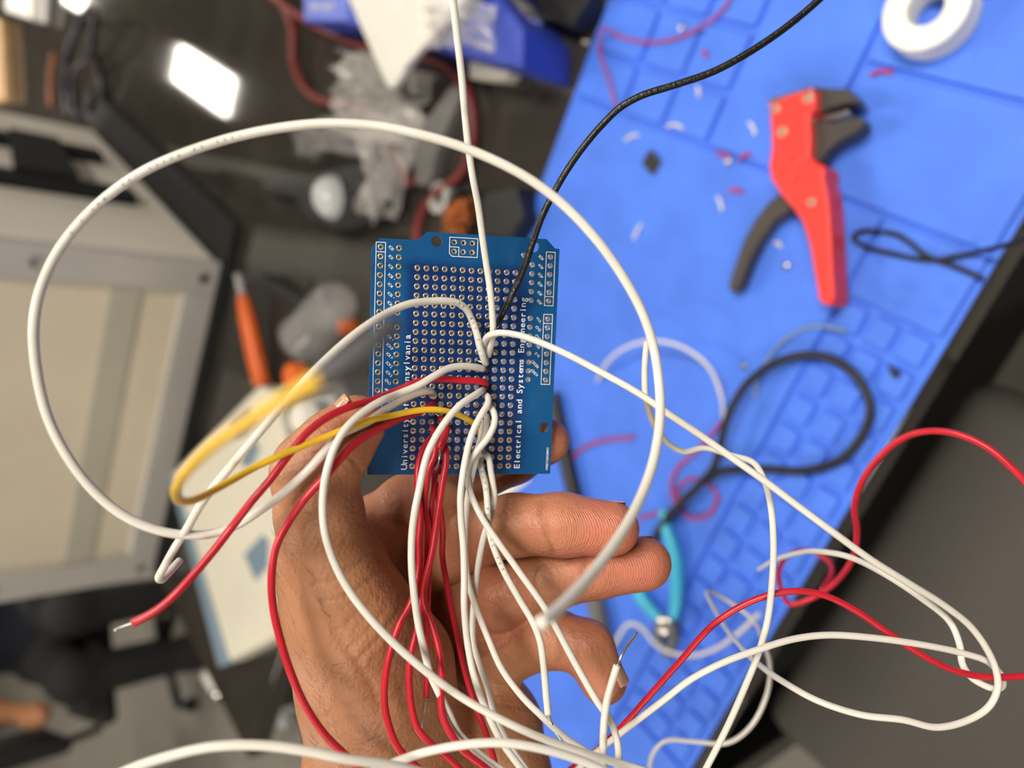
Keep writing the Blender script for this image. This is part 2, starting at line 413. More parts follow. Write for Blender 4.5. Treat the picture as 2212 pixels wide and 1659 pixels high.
# ------------------------------------------------------------------ things lying on the mat
sp = tag(empty('plastic_spool', T(2012, 52, MZ)), 'white plastic ring spool at the far end of the blue mat', 'spool')
c = T(2014, 30, .014); R_, r_ = .0285, .0118
prof = [(r_, 0), (R_, 0), (R_, .009), (R_ - .0035, .0095), (R_ - .0035, .0125), (R_, .013), (R_, .021), (R_ - .001, .022), (r_ + .001, .022), (r_, .021)]
lathe('ring', prof, MT['whiteplastic'], sp, 48, (c[0], c[1], MZ), closed=True)
p = [T(1385, 352, .009), T(1404, 322, .009), T(1426, 348, .009), T(1408, 378, .009)]
ch = tag(empty('chip', T(1405, 350, MZ)), 'small square black chip lying on the open blue mat', 'chip')
prism('package', p, MZ, MZ + .003, MT['black'], ch, .0004)
for k in range(4):
    a, b = np.array(p[k]), np.array(p[(k + 1) % 4]); out = (a + b) / 2 - np.mean(p, axis=0); out /= np.linalg.norm(out)
    for s in (.2, .4, .6, .8):
        q = a + (b - a) * s; tube('pin', [q + out * -.0003 + [0, 0, -.0012], q + out * .0012 + [0, 0, -.0025]], .0004, MT['tin'], ch, 5)
bz = .0072
scraps = [  # u, v, length px dx, dy, material, label
    (1625, 278, 14, 26, 'white', 'curled white insulation scrap just left of the red stripper head'),
    (1555, 440, 10, 30, 'white', 'white insulation scrap lying left of the stripper lever'),
    (1378, 500, -18, 34, 'white', 'slanted white insulation scrap between the board and the stripper'),
    (1365, 298, 30, -12, 'white', 'white insulation scrap beside the black wire above the black chip'),
    (1508, 198, 4, 22, 'white', 'upright white insulation scrap in a tray cell of the mat'),
    (1458, 275, 34, 4, 'white', 'flat white insulation scrap at the groove corner of the tray cells'),
    (1680, 530, 14, 8, 'white', 'tiny white insulation scrap between the stripper handles'),
    (1905, 160, 46, -6, 'redins', 'red insulation scrap between the white spool and the stripper jaws'),
    (1522, 118, 8, 12, 'redins', 'tiny red insulation scrap in a tray cell under the black wire'),
    (1562, 338, 26, 10, 'redins', 'red insulation scrap in the small heap left of the stripper body'),
    (1610, 340, 24, -10, 'redins', 'red insulation scrap touching the groove beside the stripper body'),
    (1590, 415, 28, 2, 'redins', 'red tipped insulation scrap left of the stripper waist')]
for (u, v, dx, dy, m_, lb) in scraps:
    a, b = T(u - dx / 2, v - dy / 2, bz), T(u + dx / 2, v + dy / 2, bz); mid = (a + b) / 2 + np.array([.002, .001, 0])
    s_ = tag(empty('insulation_scrap', (a[0], a[1], MZ)), lb, 'scrap', 'insulation scraps on the mat')
    tube('sleeve', spline([a, mid, b], .001), .0014, MT[m_], s_, 8)
for (u, v, lb) in [(1575, 350, 'silver solder drop in the heap of scraps left of the stripper'), (1610, 792, 'shiny solder drop at the top of the black cable loop'), (1700, 575, 'small solder drop between the stripper handles'), (1475, 60, 'solder drop in a tray cell near the top of the mat')]:
    p = T(u, v, MZ); s_ = tag(empty('solder_blob', (p[0], p[1], MZ)), lb, 'solder', 'solder drops on the mat')
    lathe('drop', [(.0028, 0), (.0032, .001), (.0024, .0026), (.0008, .0032)], MT['solder'], s_, 12, (p[0], p[1], MZ))
p = T(1930, 800, MZ); fl = tag(empty('black_flake', p), 'ragged black flake on a cell of the mat grid', 'flake')
prism('flake', [T(1915, 785, .008), T(1930, 795, .008), T(1945, 800, .008), T(1940, 818, .008), T(1926, 814, .008)], MZ, .008, MT['black'], fl, .0003)

def mpath(pts, z=.0085):
    return [T(*q[:2], q[2] if len(q) > 2 else z) for q in pts]
def cable(name, label, pts, r, m_, cat='cable', z=.0085, group=None, seg=10):
    q = spline(mpath(pts, z), .004)
    o = tag(empty(name, (q[0][0], q[0][1], MZ)), label, cat, group)
    tube('sheath', q, r, MT[m_], o, seg); return o
cable('black_cable', 'thick black cable looped over the grid cells of the mat', [(1395, 1190, .010), (1430, 1140, .012), (1465, 1095, .014), (1505, 1052, .018), (1560, 1018, .02), (1640, 1012, .016), (1740, 1016, .012), (1820, 990, .0095), (1868, 930, .0095), (1880, 880, .0095), (1862, 830, .0095), (1820, 787, .0095), (1760, 767, .012), (1690, 777, .018), (1622, 820, .022), (1590, 862, .024), (1568, 912, .024), (1556, 960, .024), (1542, 1008, .024), (1508, 1050, .024), (1462, 1096, .022), (1420, 1150, .014), (1400, 1200, .010)], .0034, 'rubber')
cable('black_lead', 'thin black cord looped at the near edge of the mat, right of the stripper', [(2260, 495, .05), (2180, 527, .03), (2100, 546, .012), (2010, 562), (1940, 551), (1870, 532), (1842, 513), (1860, 500), (1930, 505), (1962, 522), (2000, 552), (2060, 575), (2125, 602)], .0017, 'rubber')
cable('white_wire', 'thin white wire arched on the mat right of the circuit board', [(1290, 825, .01), (1310, 785, .02), (1350, 752, .03), (1405, 737, .035), (1470, 748, .035), (1530, 792, .03), (1558, 855, .02), (1564, 920, .0075)], .0016, 'white', 'wire')
cable('white_wire', 'thin white wire waving over the mat beside the little fingertip', [(1325, 1395, .02), (1360, 1347, .03), (1385, 1355, .03), (1420, 1395, .03), (1470, 1415, .03), (1530, 1408, .04), (1590, 1372, .05), (1640, 1325, .06)], .0017, 'white', 'wire')
cable('red_wire', 'thin red wire lying on the mat beside the index fingertip', [(1225, 1010), (1245, 980), (1290, 955), (1370, 945)], .0014, 'redins', 'wire')
cable('red_wire', 'thin red wire curled in a ring beside the cyan pliers', [(1380, 1120), (1430, 1105), (1470, 1092), (1462, 1060), (1490, 1035), (1530, 1045), (1550, 1075), (1535, 1108), (1500, 1120), (1468, 1100), (1450, 1050), (1465, 1010), (1510, 970), (1560, 910)], .0013, 'redins', 'wire')
cable('red_wire', 'thin red wire trailing over the tray cells by the far corner of the mat', [(1330, 230), (1318, 180), (1296, 110), (1305, 60, .02), (1330, 75), (1400, 92), (1470, 80), (1530, 48), (1570, 10), (1590, -40)], .0011, 'redins', 'wire')
cable('grey_lead', 'faint blue grey lead arched on the mat above the black cable loop', [(1630, 860), (1645, 800), (1700, 730), (1760, 705), (1830, 715)], .0012, 'paleblue', 'wire')

# cyan pliers
pl = tag(empty('pliers', T(1440, 1350, MZ)), 'small pliers with cyan handles and steel jaws on the mat behind the fingers', 'pliers')
for pts in ([(1425, 1335), (1400, 1310), (1376, 1270), (1366, 1230)], [(1455, 1335), (1462, 1290), (1458, 1200), (1440, 1140), (1432, 1100)]):
    tube('handle', spline(mpath(pts, .014), .003), [.0045, .006, .0065, .006, .004], MT['cyan'], pl, 12)
p = T(1440, 1348, .012); lathe('pivot', [(.0085, 0), (.0085, .012), (.006, .0135), (.001, .014)], MT['steel'], pl, 20, (p[0], p[1], MZ))
for pts in ([(1432, 1340), (1424, 1365), (1436, 1420)], [(1446, 1340), (1456, 1365), (1442, 1420)]):
    tube('jaw', spline(mpath(pts, .012), .002), [.0055, .0045, .0015], MT['grey'], pl, 10)
# soldering iron across the far side of the mat
si = tag(empty('soldering_iron', T(1205, 880, MZ)), 'black pen shaped tool lying on the mat behind the board and fingers', 'tool')
tube('grip', spline(mpath([(1196, 850), (1215, 960), (1240, 1070), (1262, 1180)], .014), .004), [.006, .0075, .0075, .0075, .006], MT['black'], si, 14)
tube('shaft', spline(mpath([(1262, 1180), (1290, 1320), (1310, 1400)], .014), .004), [.0055, .0055, .009, .009, .006], MT['grey'], si, 14)
# white paper scrap under the board
ps = tag(empty('tissue', T(1085, 1050, MZ)), 'pale white cloth scrap with a yellow edge lying below the circuit board', 'cloth')
prism('cloth', poly([(1030, 1035), (1080, 1000), (1150, 1010), (1140, 1040), (1090, 1075), (1040, 1085)], .010), MZ, .010, MT['whiteplastic'], ps, .001)
prism('edge', poly([(1064, 1040), (1076, 1036), (1078, 1064), (1066, 1066)], .0112), .010, .0112, MT['yellow'], ps, .0003)

# ------------------------------------------------------------------ far side of the bench
# white cabinet on a black plinth
def W2(u, v): return T(u, v, 0)
cb = tag(empty('cabinet', (-.8, 1.6, 0)), 'large white cabinet with grey framed panel standing on the far bench', 'cabinet')
kx0, kx1, ky0, ky1, kz0, kz1 = -1.147, -.455, 1.255, 2.06, .022, 1.05
box('plinth', kx0 + .01, kx1 + .075, ky0 - .02, ky1 + .03, 0, .020, MT['blackfab'], cb, .004)
box('body', kx0, kx1, ky0, ky1, kz0, kz1, MT['cabinet'], cb, .012)
f0, f1 = kx0, kx1
fw = .06
for q in ((f0, f0 + fw, kz0, kz1), (f1 - fw, f1, kz0, kz1), (f0 + fw, f1 - fw, kz0, kz0 + fw * .9), (f0 + fw, f1 - fw, kz1 - fw, kz1)):
    box('frame_bar', q[0], q[1], ky0 - .016, ky0, q[2], q[3], MT['alu'], cb, .003)
box('panel', f0 + fw, f1 - fw, ky0 - .006, ky0, kz0 + fw * .9, kz1 - fw, MT['panel'], cb)
for z in (.14, .50, .80):
    box('panel_rib', f0 + fw, f1 - fw, ky0 - .010, ky0 - .006, z, z + .05, MT['panelband'], cb, .002)
for i, z in enumerate((.05, .05, .30, .30)):
    x = (f0 + .03, f1 - .03)[i % 2]
    lathe('screw', [(.009, 0), (.009, .003), (.004, .004), (.001, .004)], MT['steel'], cb, 12, (x, ky0 - .016, z), align((0, -1, 0)))
# black handle on the cabinet side that faces +X
for y, z0_ in ((1.77, .083), (1.515, .09)):
    box('handle_rail', kx1, kx1 + .022, y - .024, y + .024, z0_, .95, MT['blackfab'], cb, .004)
vs_ = [(1.77, .165), (1.77, .25), (1.515, .285), (1.515, .185)]
vs = [(kx1 + .022, y, z) for y, z in vs_] + [(kx1 + .034, y, z) for y, z in vs_]
part('handle_link', vs, [(3, 2, 1, 0), (4, 5, 6, 7)] + [(i, (i + 1) % 4, 4 + (i + 1) % 4, 4 + i) for i in range(4)], MT['blackfab'], cb)

# cream carton with blue border and diamonds
ct = tag(empty('carton', (-.9, 1.05, 0)), 'cream carton with a pale blue border and blue diamond prints, left of the hand', 'carton')
zc = .05
quad = [T(365, 1030, zc), T(560, 832, zc), T(590, 850, zc), T(625, 985, zc), T(700, 1012, zc), T(700, 1300, zc), T(622, 1362, zc), T(472, 1440, zc)]
prism('lid', quad, 0, zc, MT['cream'], ct, .004)
prism('border', [T(365, 1030, zc + .001), T(378, 1030, zc + .001), T(497, 1434, zc + .001), T(472, 1441, zc + .001)], zc - .002, zc + .0008, MT['paleblue'], ct)
for pts in ([(527, 1198), (567, 1155), (580, 1170), (578, 1225), (552, 1255)], [(498, 912), (540, 880), (548, 905), (525, 940), (505, 945)], [(520, 990), (548, 945), (560, 970), (545, 1005), (525, 1010)]):
    prism('printed_diamond', poly(pts, zc + .001), zc - .002, zc + .001, MT['paleblue'], ct)
# grey gadget with a white knob in front of the carton
gd = tag(empty('gadget', T(665, 900, 0)), 'grey electronic gadget with a white knob beside the cream carton', 'device')
prism('case', poly([(602, 840), (720, 812), (748, 850), (700, 965), (650, 975), (625, 930)], .075), 0, .075, MT['grey'], gd, .006)
p = T(662, 900, .08); lathe('knob', [(.022, 0), (.022, .014), (.018, .02), (.002, .021)], MT['cabinet'], gd, 24, (p[0], p[1], .075))
prism('trim', poly([(655, 860), (715, 850), (735, 890), (725, 895), (705, 865), (660, 872)], .079), .074, .079, MT['greylight'], gd, .002)
# orange rod, orange caps, clear cup
tube_o = tag(empty('screwdriver', T(545, 735, 0)), 'orange handled rod leaning against the dark case between cabinet and carton', 'tool')
a, b = T(524, 640, .06), T(566, 830, .045)
tube('handle', [a + (b - a) * s for s in np.linspace(0, 1, 9)], [.009, .013, .0135, .014, .013], MT['orange'], tube_o, 12)
tube('shank', [a + (a - b) * .25, a], .006, MT['greylight'], tube_o, 10)
dk = tag(empty('dark_case', T(610, 720, 0)), 'low black case behind the orange rod', 'case')
prism('case', poly([(500, 610), (560, 590), (650, 650), (640, 800), (560, 830), (480, 800)], .03), 0, .03, MT['black'], dk, .008)
for (u, v, r, lb) in [(735, 705, .011, 'round orange cap beside the clear plastic cup'), (730, 812, .017, 'orange cap at the edge of the grey gadget')]:
    p = T(u, v, .02); o = tag(empty('orange_cap', (p[0], p[1], 0)), lb, 'cap')
    lathe('cap', [(r, 0), (r, .016), (r * .8, .02), (r * .1, .0205)], MT['orange'], o, 20, (p[0], p[1], .076 if v > 800 else 0))
p = T(690, 690, .04); o = tag(empty('plastic_cup', (p[0], p[1], 0)), 'clear plastic cup lying by the orange cap, left of the board', 'cup')
d = Vector(T(740, 640, .04) - T(640, 760, .04)).normalized()
lathe('shell', [(.040, -.055), (.038, -.054), (.033, .04), (.027, .052), (.001, .054), (.001, .052), (.025, .050), (.031, .04), (.036, -.053)], MT['clear'], o, 28, (p[0], p[1], .036), align(d))

# dark device with a milky oval dome
dv = tag(empty('dome_device', T(720, 430, 0)), 'dark device with a milky oval dome among the plastic bags', 'device')
prism('housing', poly([(560, 395), (660, 375), (770, 350), (830, 380), (840, 440), (790, 480), (720, 500), (655, 470), (640, 430), (562, 415)], .035), 0, .035, MT['black'], dv, .008)
p = T(698, 424, .05)
vs, fs = [], []
for i in range(9):
    th = math.pi / 2 * i / 8
    for k in range(24):
        a = 2 * math.pi * k / 24
        vs.append((.032 * math.cos(th) * math.cos(a), .026 * math.cos(th) * math.sin(a), .030 * math.sin(th)))
for i in range(8):
    for k in range(24): fs.append((i * 24 + k, i * 24 + (k + 1) % 24, (i + 1) * 24 + (k + 1) % 24, (i + 1) * 24 + k))
mr = Matrix.Translation((p[0], p[1], .034)) @ Matrix.Rotation(.9, 4, 'Z')
part('dome', [mr @ Vector(v) for v in vs], fs, MT['milky'], dv, True)
p2 = T(775, 440, .05); lathe('knob', [(.014, 0), (.014, .012), (.010, .016), (.001, .016)], MT['grey'], dv, 20, (p2[0], p2[1], .035))

# crumpled clear bags
def crumple(name, label, pts, z0, z1, seed, amp=.02, m_='bag', n=11):
    rg = np.random.default_rng(seed)
    P4 = [np.array(T(u, v, z)) for (u, v), z in zip(pts, (z0, z0, z1, z1))]
    vs, fs = [], []
    for i in range(n + 1):
        for j in range(n + 1):
            s, t = i / n, j / n
            q = (P4[0] * (1 - s) + P4[1] * s) * (1 - t) + (P4[3] * (1 - s) + P4[2] * s) * t
            e = min(1, 4 * min(s, 1 - s) + .25)
            q = q + np.array([rg.normal() * amp * .35, rg.normal() * amp * .35, abs(rg.normal()) * amp * e + math.sin(s * math.pi) * amp * 1.2])
            vs.append((q[0], q[1], max(q[2], .002)))
    for i in range(n):
        for j in range(n):
            a = i * (n + 1) + j; fs.append((a, a + 1, a + n + 2)); fs.append((a, a + n + 2, a + n + 1))
    o = tag(empty(name, (P4[0][0], P4[0][1], 0)), label, 'plastic bag')
    sh = part('film', vs, fs, MT[m_], o, True)
    sb = sh.modifiers.new('sub', 'SUBSURF'); sb.levels = 2; sb.render_levels = 2
    sm = sh.modifiers.new('thick', 'SOLIDIFY'); sm.thickness = .0006
    return o
crumple('plastic_bag', 'crumpled clear plastic bag below the white card corner', [(745, 130), (960, 150), (905, 330), (735, 290)], .02, .02, 3, .022)
crumple('plastic_bag', 'narrow crumpled clear bag pointing down to the dark device', [(790, 260), (930, 250), (860, 480), (822, 470)], .02, .015, 5, .018)
crumple('plastic_bag', 'small crumpled clear bag lying across the dark bench left of the others', [(640, 290), (840, 255), (850, 330), (650, 345)], .015, .02, 8, .016, 'clear')
crumple('plastic_bag', 'clear bag draped over the blue carton', [(930, 30), (1080, 10), (1060, 120), (930, 110)], .075, .075, 11, .014)

# white folded card whose corner points down
cd = tag(empty('card', T(840, 60, 0)), 'white folded card lying on the blue carton, pointed corner overhanging', 'card')
zz = .082
tri = [(690, -140), (836, 188), (850, 186), (1075, -140)]
prism('leaf', poly(tri, zz), zz - .009, zz, MT['paper'], cd, .002)
prism('flap', poly([(862, 150), (985, 10), (1090, -130), (1000, -140), (905, 20)], zz + .012), zz, zz + .009, MT['paper'], cd, .002)
# blue carton with white print
bb = tag(empty('blue_carton', T(890, 60, 0)), 'blue printed carton partly under the white card', 'carton')
prism('box', poly([(652, -120), (655, 48), (745, 50), (1000, 120), (1128, 148), (1130, 60), (1000, -120)], .07), 0, .07, MT['bluebox'], bb, .003)
prism('label_panel', poly([(655, -60), (657, 42), (752, 44), (752, -60)], .0715), .069, .0715, MT['bluelabel'], bb)
vs, fs = [], []
for i, chx in enumerate('WINY'):
    gv, gf = glyph(chx); b0 = len(vs)
    for g_ in gv: vs.append(T(678 + i * 13 + g_[0] * 17, 24 - g_[1] * 26, .0722))
    fs += [tuple(b0 + k for k in f) for f in gf]
part('printed_letters', vs, fs, MT['paper'], bb)
prism('cream_foot', poly([(1010, 128), (1112, 138), (1090, 172), (1012, 168)], .02), 0, .02, MT['cream'], bb, .003)
# copper cleaning wool in a black cup
cw = tag(empty('copper_wool', T(985, 465, 0)), 'ball of curled copper wool above the top edge of the board', 'cleaner')
pc = T(985, 468, .03); rg = np.random.default_rng(4)
lathe('cup', [(.028, 0), (.033, .002), (.034, .022), (.031, .022), (.029, .004), (.001, .004)], MT['black'], cw, 28, (pc[0], pc[1], 0))
vs, fs = [], []
for k in range(70):
    c0 = rg.normal(size=3); c0 /= np.linalg.norm(c0); c0 *= .020 * rg.random() ** .4; c0[2] = abs(c0[2]) * .9
    ax = rg.normal(size=3); ax /= np.linalg.norm(ax); e1 = np.cross(ax, [.3, .2, .9]); e1 /= np.linalg.norm(e1); e2 = np.cross(ax, e1)
    rr = .004 + .004 * rg.random(); th = np.linspace(0, 2 * math.pi * 1.4, 14)
    path = np.array([pc[0], pc[1], .022]) + c0 + rr * (np.cos(th)[:, None] * e1 + np.sin(th)[:, None] * e2) + np.linspace(0, .004, 14)[:, None] * ax
    v, f = tube_geo(path, .0007, 4, False); fs += [tuple(q + len(vs) for q in ff) for ff in f]; vs += [tuple(q) for q in v]
tag(part('wool', vs, fs, MT['copper'], cw, True), kind='stuff')
# red leads among the bags
cable('red_lead', 'thick red lead looping past the blue carton and the plastic bag', [(590, -30, .02), (632, 60, .02), (634, 130, .015), (655, 185, .01), (690, 216, .008), (745, 226, .008), (800, 245, .01), (850, 330, .012), (890, 400, .012)], .007, 'redlead', 'wire')
cable('red_lead', 'red lead running from under the card to the top edge of the board', [(560, -30, .02), (640, 30, .02), (760, 92, .02), (900, 120, .02), (975, 150, .02), (1015, 215, .02), (1022, 300, .015), (1000, 370, .01), (930, 430, .01), (905, 480, .01), (900, 540, .01)], .006, 'redlead', 'wire')
# black odds and ends behind the mat
kn = tag(empty('connector', T(1160, 60, 0)), 'black connector with a steel tip at the far edge of the blue mat', 'connector')
prism('shell', poly([(1120, -60), (1170, 40), (1230, 60), (1270, 0), (1250, -60)], .03), 0, .03, MT['black'], kn, .004)
tube('sleeve', [T(1070, -10, .05), T(1120, 20, .04), T(1150, 42, .035)], .010, MT['grey'], kn, 14)
p = T(1150, 42, .038); lathe('tip', [(.007, 0), (.007, .012), (.004, .016), (.001, .016)], MT['chrome'], kn, 16, (p[0], p[1], .028))
bl_ = tag(empty('black_block', T(1075, 440, 0)), 'flat black block beside the mat edge, above the board', 'block')
prism('block', poly([(1040, 420), (1115, 400), (1130, 470), (1100, 520), (1035, 510)], .03), 0, .03, MT['black'], bl_, .004)
gb = tag(empty('grey_bracket', T(930, 400, 0)), 'grey bracket with a ring lying left of the copper wool', 'bracket')
prism('bar', poly([(890, 300), (975, 180), (1000, 190), (940, 330), (925, 400), (895, 400)], .02), 0, .02, MT['grey'], gb, .003)
p = T(938, 425, .02); lathe('ring', [(.009, 0), (.019, 0), (.019, .014), (.009, .014)], MT['greylight'], gb, 24, (p[0], p[1], 0), closed=True)
# top left corner
ad = tag(empty('adapter', T(60, 20, 0)), 'white block standing at the far end of the bench', 'block')
prism('block', poly([(8, -40), (10, 24), (66, 42), (70, -40)], .04), 0, .04, MT['whiteplastic'], ad, .006)
prism('side', poly([(70, -40), (68, 43), (96, 50), (100, -40)], .02), 0, .02, MT['greylight'], ad, .006)
wd = tag(empty('wood_strip', T(8, 130, 0)), 'pale wooden strip at the far left end of the bench', 'strip')
prism('strip', poly([(-60, 30), (-2, 40), (4, 120), (8, 215), (-50, 225)], .03), 0, .03, MT['tan'], wd, .004)
cable('purple_cable', 'dark purple cable bundle hanging beside the white block', [(150, 250), (138, 190), (145, 120), (168, 60), (190, 20, .05), (202, 30, .06), (200, 90, .05), (190, 130, .03), (160, 160, .02), (158, 220, .01), (170, 260, .01)], .008, 'purple')
cable('black_cable', 'black cable loop on the far bench beside the purple bundle', [(205, 120, .03), (218, 170, .02), (222, 215, .01), (205, 255, .01), (190, 245, .01), (205, 200, .01)], .010, 'rubber')
cable('brown_cable', 'short brown cable behind the cabinet top', [(118, 120, .04), (112, 170, .02), (112, 230, .01)], .010, 'brown')

# ------------------------------------------------------------------ chairs, person and odds on the floor
def chair(name, label, c, rz, seatmat, seat_z, back=True):
    o = tag(empty(name, (c[0], c[1], FLZ)), label, 'chair')
    R = Matrix.Translation((c[0], c[1], 0)) @ Matrix.Rotation(rz, 4, 'Z')
    def bxp(nm, a, m_, bev):
        vs, fs = box_geo(*a); q = part(nm, [R @ Vector(v) for v in vs], fs, m_, o); bevel(q, bev, 3); return q
    bxp('seat', (-.24, .24, -.23, .23, seat_z - .07, seat_z), seatmat, .03)
    if back: bxp('backrest', (-.22, .22, .23, .29, seat_z + .08, seat_z + .55), seatmat, .03); tube('back_bar', [R @ Vector((0, .1, seat_z - .08)), R @ Vector((0, .27, seat_z - .06)), R @ Vector((0, .30, seat_z + .2))], .018, MT['blackmetal'], o)
    tube('column', [(c[0], c[1], FLZ + .1), (c[0], c[1], seat_z - .06)], .025, MT['blackmetal'], o, 14)
    for k in range(5):
        a = rz + k * 2 * math.pi / 5 + .3; e = Vector((c[0] + .28 * math.cos(a), c[1] + .28 * math.sin(a), FLZ + .075))
        tube('base_arm', [(c[0], c[1], FLZ + .12), ((c[0] + e.x) / 2, (c[1] + e.y) / 2, FLZ + .105), e], [.026, .022, .016], MT['greylight'] if not back else MT['blackmetal'], o, 10)
        lathe('caster', [(.028, -.02), (.03, -.01), (.03, .01), (.028, .02)], MT['black'], o, 16, (e.x, e.y, FLZ + .030), align((math.sin(a), -math.cos(a), 0)))
    return o
chair('office_chair', 'dark grey upholstered chair in front of the bench at the lower right', (-.345, -.02), 0.0, MT['seat'], -.28, False)
chair('office_chair', 'black office chair on the floor behind the bench end', (-2.62, 2.42), 2.3, MT['blackfab'], -.30)
chair('stool', 'stool with grey metal base arms at the bottom left', (-3.5, 2.05), .5, MT['black'], -.34, False)
# crumpled bag and chrome castor on the floor
def fl_pts(pts, z): return [T(u, v, z) for u, v in pts]
rg = np.random.default_rng(21)
fb = tag(empty('crumpled_bag', T(585, 1490, FLZ)), 'crumpled white plastic bag on the floor beside the wrist', 'plastic bag')
vs, fs = [], []
pc = T(590, 1490, FLZ + .06)
n1, n2 = 12, 18
for i in range(n1 + 1):
    th = math.pi * i / n1
    for k in range(n2):
        a = 2 * math.pi * k / n2; rr = .13 * (1 + .25 * rg.normal())
        vs.append((pc[0] + rr * math.sin(th) * math.cos(a), pc[1] + .8 * rr * math.sin(th) * math.sin(a), max(FLZ + .003, FLZ + .07 + .5 * rr * math.cos(th))))
for i in range(n1):
    for k in range(n2): fs.append((i * n2 + k, i * n2 + (k + 1) % n2, (i + 1) * n2 + (k + 1) % n2, (i + 1) * n2 + k))
part('film', vs, fs, MT['milky'], fb)
pp = tag(empty('chrome_tube', T(470, 1465, FLZ)), 'short white capped tube standing on the floor below the carton', 'tube')
tube('body', [T(452, 1450, FLZ + .10), T(465, 1470, FLZ + .09), T(480, 1492, FLZ + .08)], .035, MT['whiteplastic'], pp, 16)
tube('cap', [T(480, 1492, FLZ + .08), T(486, 1500, FLZ + .08)], .038, MT['chrome'], pp, 16)
cable('white_lead', 'white cord arching over the floor from the capped tube', [(480, 1470, FLZ + .10), (510, 1440, FLZ + .12), (545, 1425, FLZ + .10), (580, 1440, FLZ + .06)], .012, 'greylight')

# ------------------------------------------------------------------ implicit bodies (smooth unions of tapered limbs, meshed with surface nets)
def round_cone(p, a, b, r1, r2):
    ba = b - a; l2 = ba @ ba; rr = r1 - r2; a2 = l2 - rr * rr; il2 = 1.0 / l2
    pa = p - a; y = pa @ ba; z = y - l2
    x2 = ((pa * l2 - y[..., None] * ba) ** 2).sum(-1)
    y2 = y * y * l2; z2 = z * z * l2
    k = np.sign(rr) * rr * rr * x2
    d = (np.sqrt(np.maximum(x2 * a2 * il2, 0)) + y * rr) * il2 - r1
    c1 = np.sign(z) * a2 * z2 > k
    c2 = (~c1) & (np.sign(y) * a2 * y2 < k)
    d = np.where(c1, np.sqrt(x2 + z2) * il2 - r2, d)
    d = np.where(c2, np.sqrt(x2 + y2) * il2 - r1, d)
    return d
def smin(a, b, k):
    h = np.maximum(k - np.abs(a - b), 0) / k
    return np.minimum(a, b) - h * h * k * .25

class Field:
    def __init__(s, lo, hi, h):
        s.lo = np.array(lo, float); s.h = h
        s.n = np.ceil((np.array(hi) - s.lo) / h).astype(int) + 1
    def blank(s): return np.full(s.n, 50.0, np.float32)
    def add(s, vol, a, b, r1, r2, k, pad=10.0):
        a, b = np.asarray(a, float), np.asarray(b, float); R = max(r1, r2) + pad
        i0 = np.maximum(((np.minimum(a, b) - R - s.lo) / s.h).astype(int), 0)
        i1 = np.minimum(((np.maximum(a, b) + R - s.lo) / s.h).astype(int) + 2, s.n)
        if (i1 <= i0).any(): return
        g = np.stack(np.meshgrid(*[s.lo[q] + s.h * np.arange(i0[q], i1[q]) for q in range(3)], indexing='ij'), -1)
        d = round_cone(g, a, b, r1, r2).astype(np.float32)
        sl = tuple(slice(i0[q], i1[q]) for q in range(3))
        vol[sl] = smin(vol[sl], d, k) if k > 0 else np.minimum(vol[sl], d)
    def chain(s, vol, pts, k):
        for q in range(len(pts) - 1):
            s.add(vol, pts[q][:3], pts[q + 1][:3], pts[q][3], pts[q + 1][3], k)
    def nets(s, vol):
        n = s.n; ins = vol < 0
        c = np.zeros(n - 1, np.uint8)
        for dx in (0, 1):
            for dy in (0, 1):
                for dz in (0, 1): c += ins[dx:n[0] - 1 + dx, dy:n[1] - 1 + dy, dz:n[2] - 1 + dz]
        act = np.argwhere((c > 0) & (c < 8)); idx = np.full(n - 1, -1, np.int64); idx[tuple(act.T)] = np.arange(len(act))
        acc = np.zeros((len(act), 3)); cnt = np.zeros(len(act))
        cor = [np.array(q) for q in np.ndindex(2, 2, 2)]
        for p in cor:
            for ax in range(3):
                if p[ax]: continue
                q = p.copy(); q[ax] = 1
                va = vol[tuple((act + p).T)]; vb = vol[tuple((act + q).T)]
                m = (va < 0) != (vb < 0)
                t = np.where(m, va / np.where(m, va - vb, 1), 0)
                pos = p + np.eye(3)[ax] * t[:, None]
                acc[m] += pos[m]; cnt[m] += 1
        V = s.lo + s.h * (act + acc / cnt[:, None])
        Fs = []
        for ax in range(3):
            o1, o2 = [(1, 2), (2, 0), (0, 1)][ax]
            sl0 = [slice(1, n[q] - 1) for q in range(3)]; sl1 = list(sl0)
            sl0[ax] = slice(0, n[ax] - 1); sl1[ax] = slice(1, n[ax])
            A, B = ins[tuple(sl0)], ins[tuple(sl1)]
            for sgn, mk in ((1, A & ~B), (0, ~A & B)):
                e = np.argwhere(mk)
                off = np.ones(3, int); off[ax] = 0
                e = e + off
                d1 = np.zeros(3, int); d1[o1] = 1; d2 = np.zeros(3, int); d2[o2] = 1
                q = [idx[tuple((e - d1 - d2).T)], idx[tuple((e - d2).T)], idx[tuple(e.T)], idx[tuple((e - d1).T)]]
                q = np.stack(q if sgn else q[::-1], 1); Fs.append(q[(q >= 0).all(1)])
        return V, np.vstack(Fs)

def fast_mesh(name, V, Q):
    me = bpy.data.meshes.new(name); n = len(V); m = len(Q)
    me.vertices.add(n); me.vertices.foreach_set('co', np.asarray(V, np.float32).ravel())
    me.loops.add(m * 4); me.loops.foreach_set('vertex_index', np.asarray(Q, np.int32).ravel())
    me.polygons.add(m); me.polygons.foreach_set('loop_start', np.arange(0, m * 4, 4, dtype=np.int32))
    me.polygons.foreach_set('use_smooth', np.ones(m, bool))
    me.update(calc_edges=True); me.validate(); return me

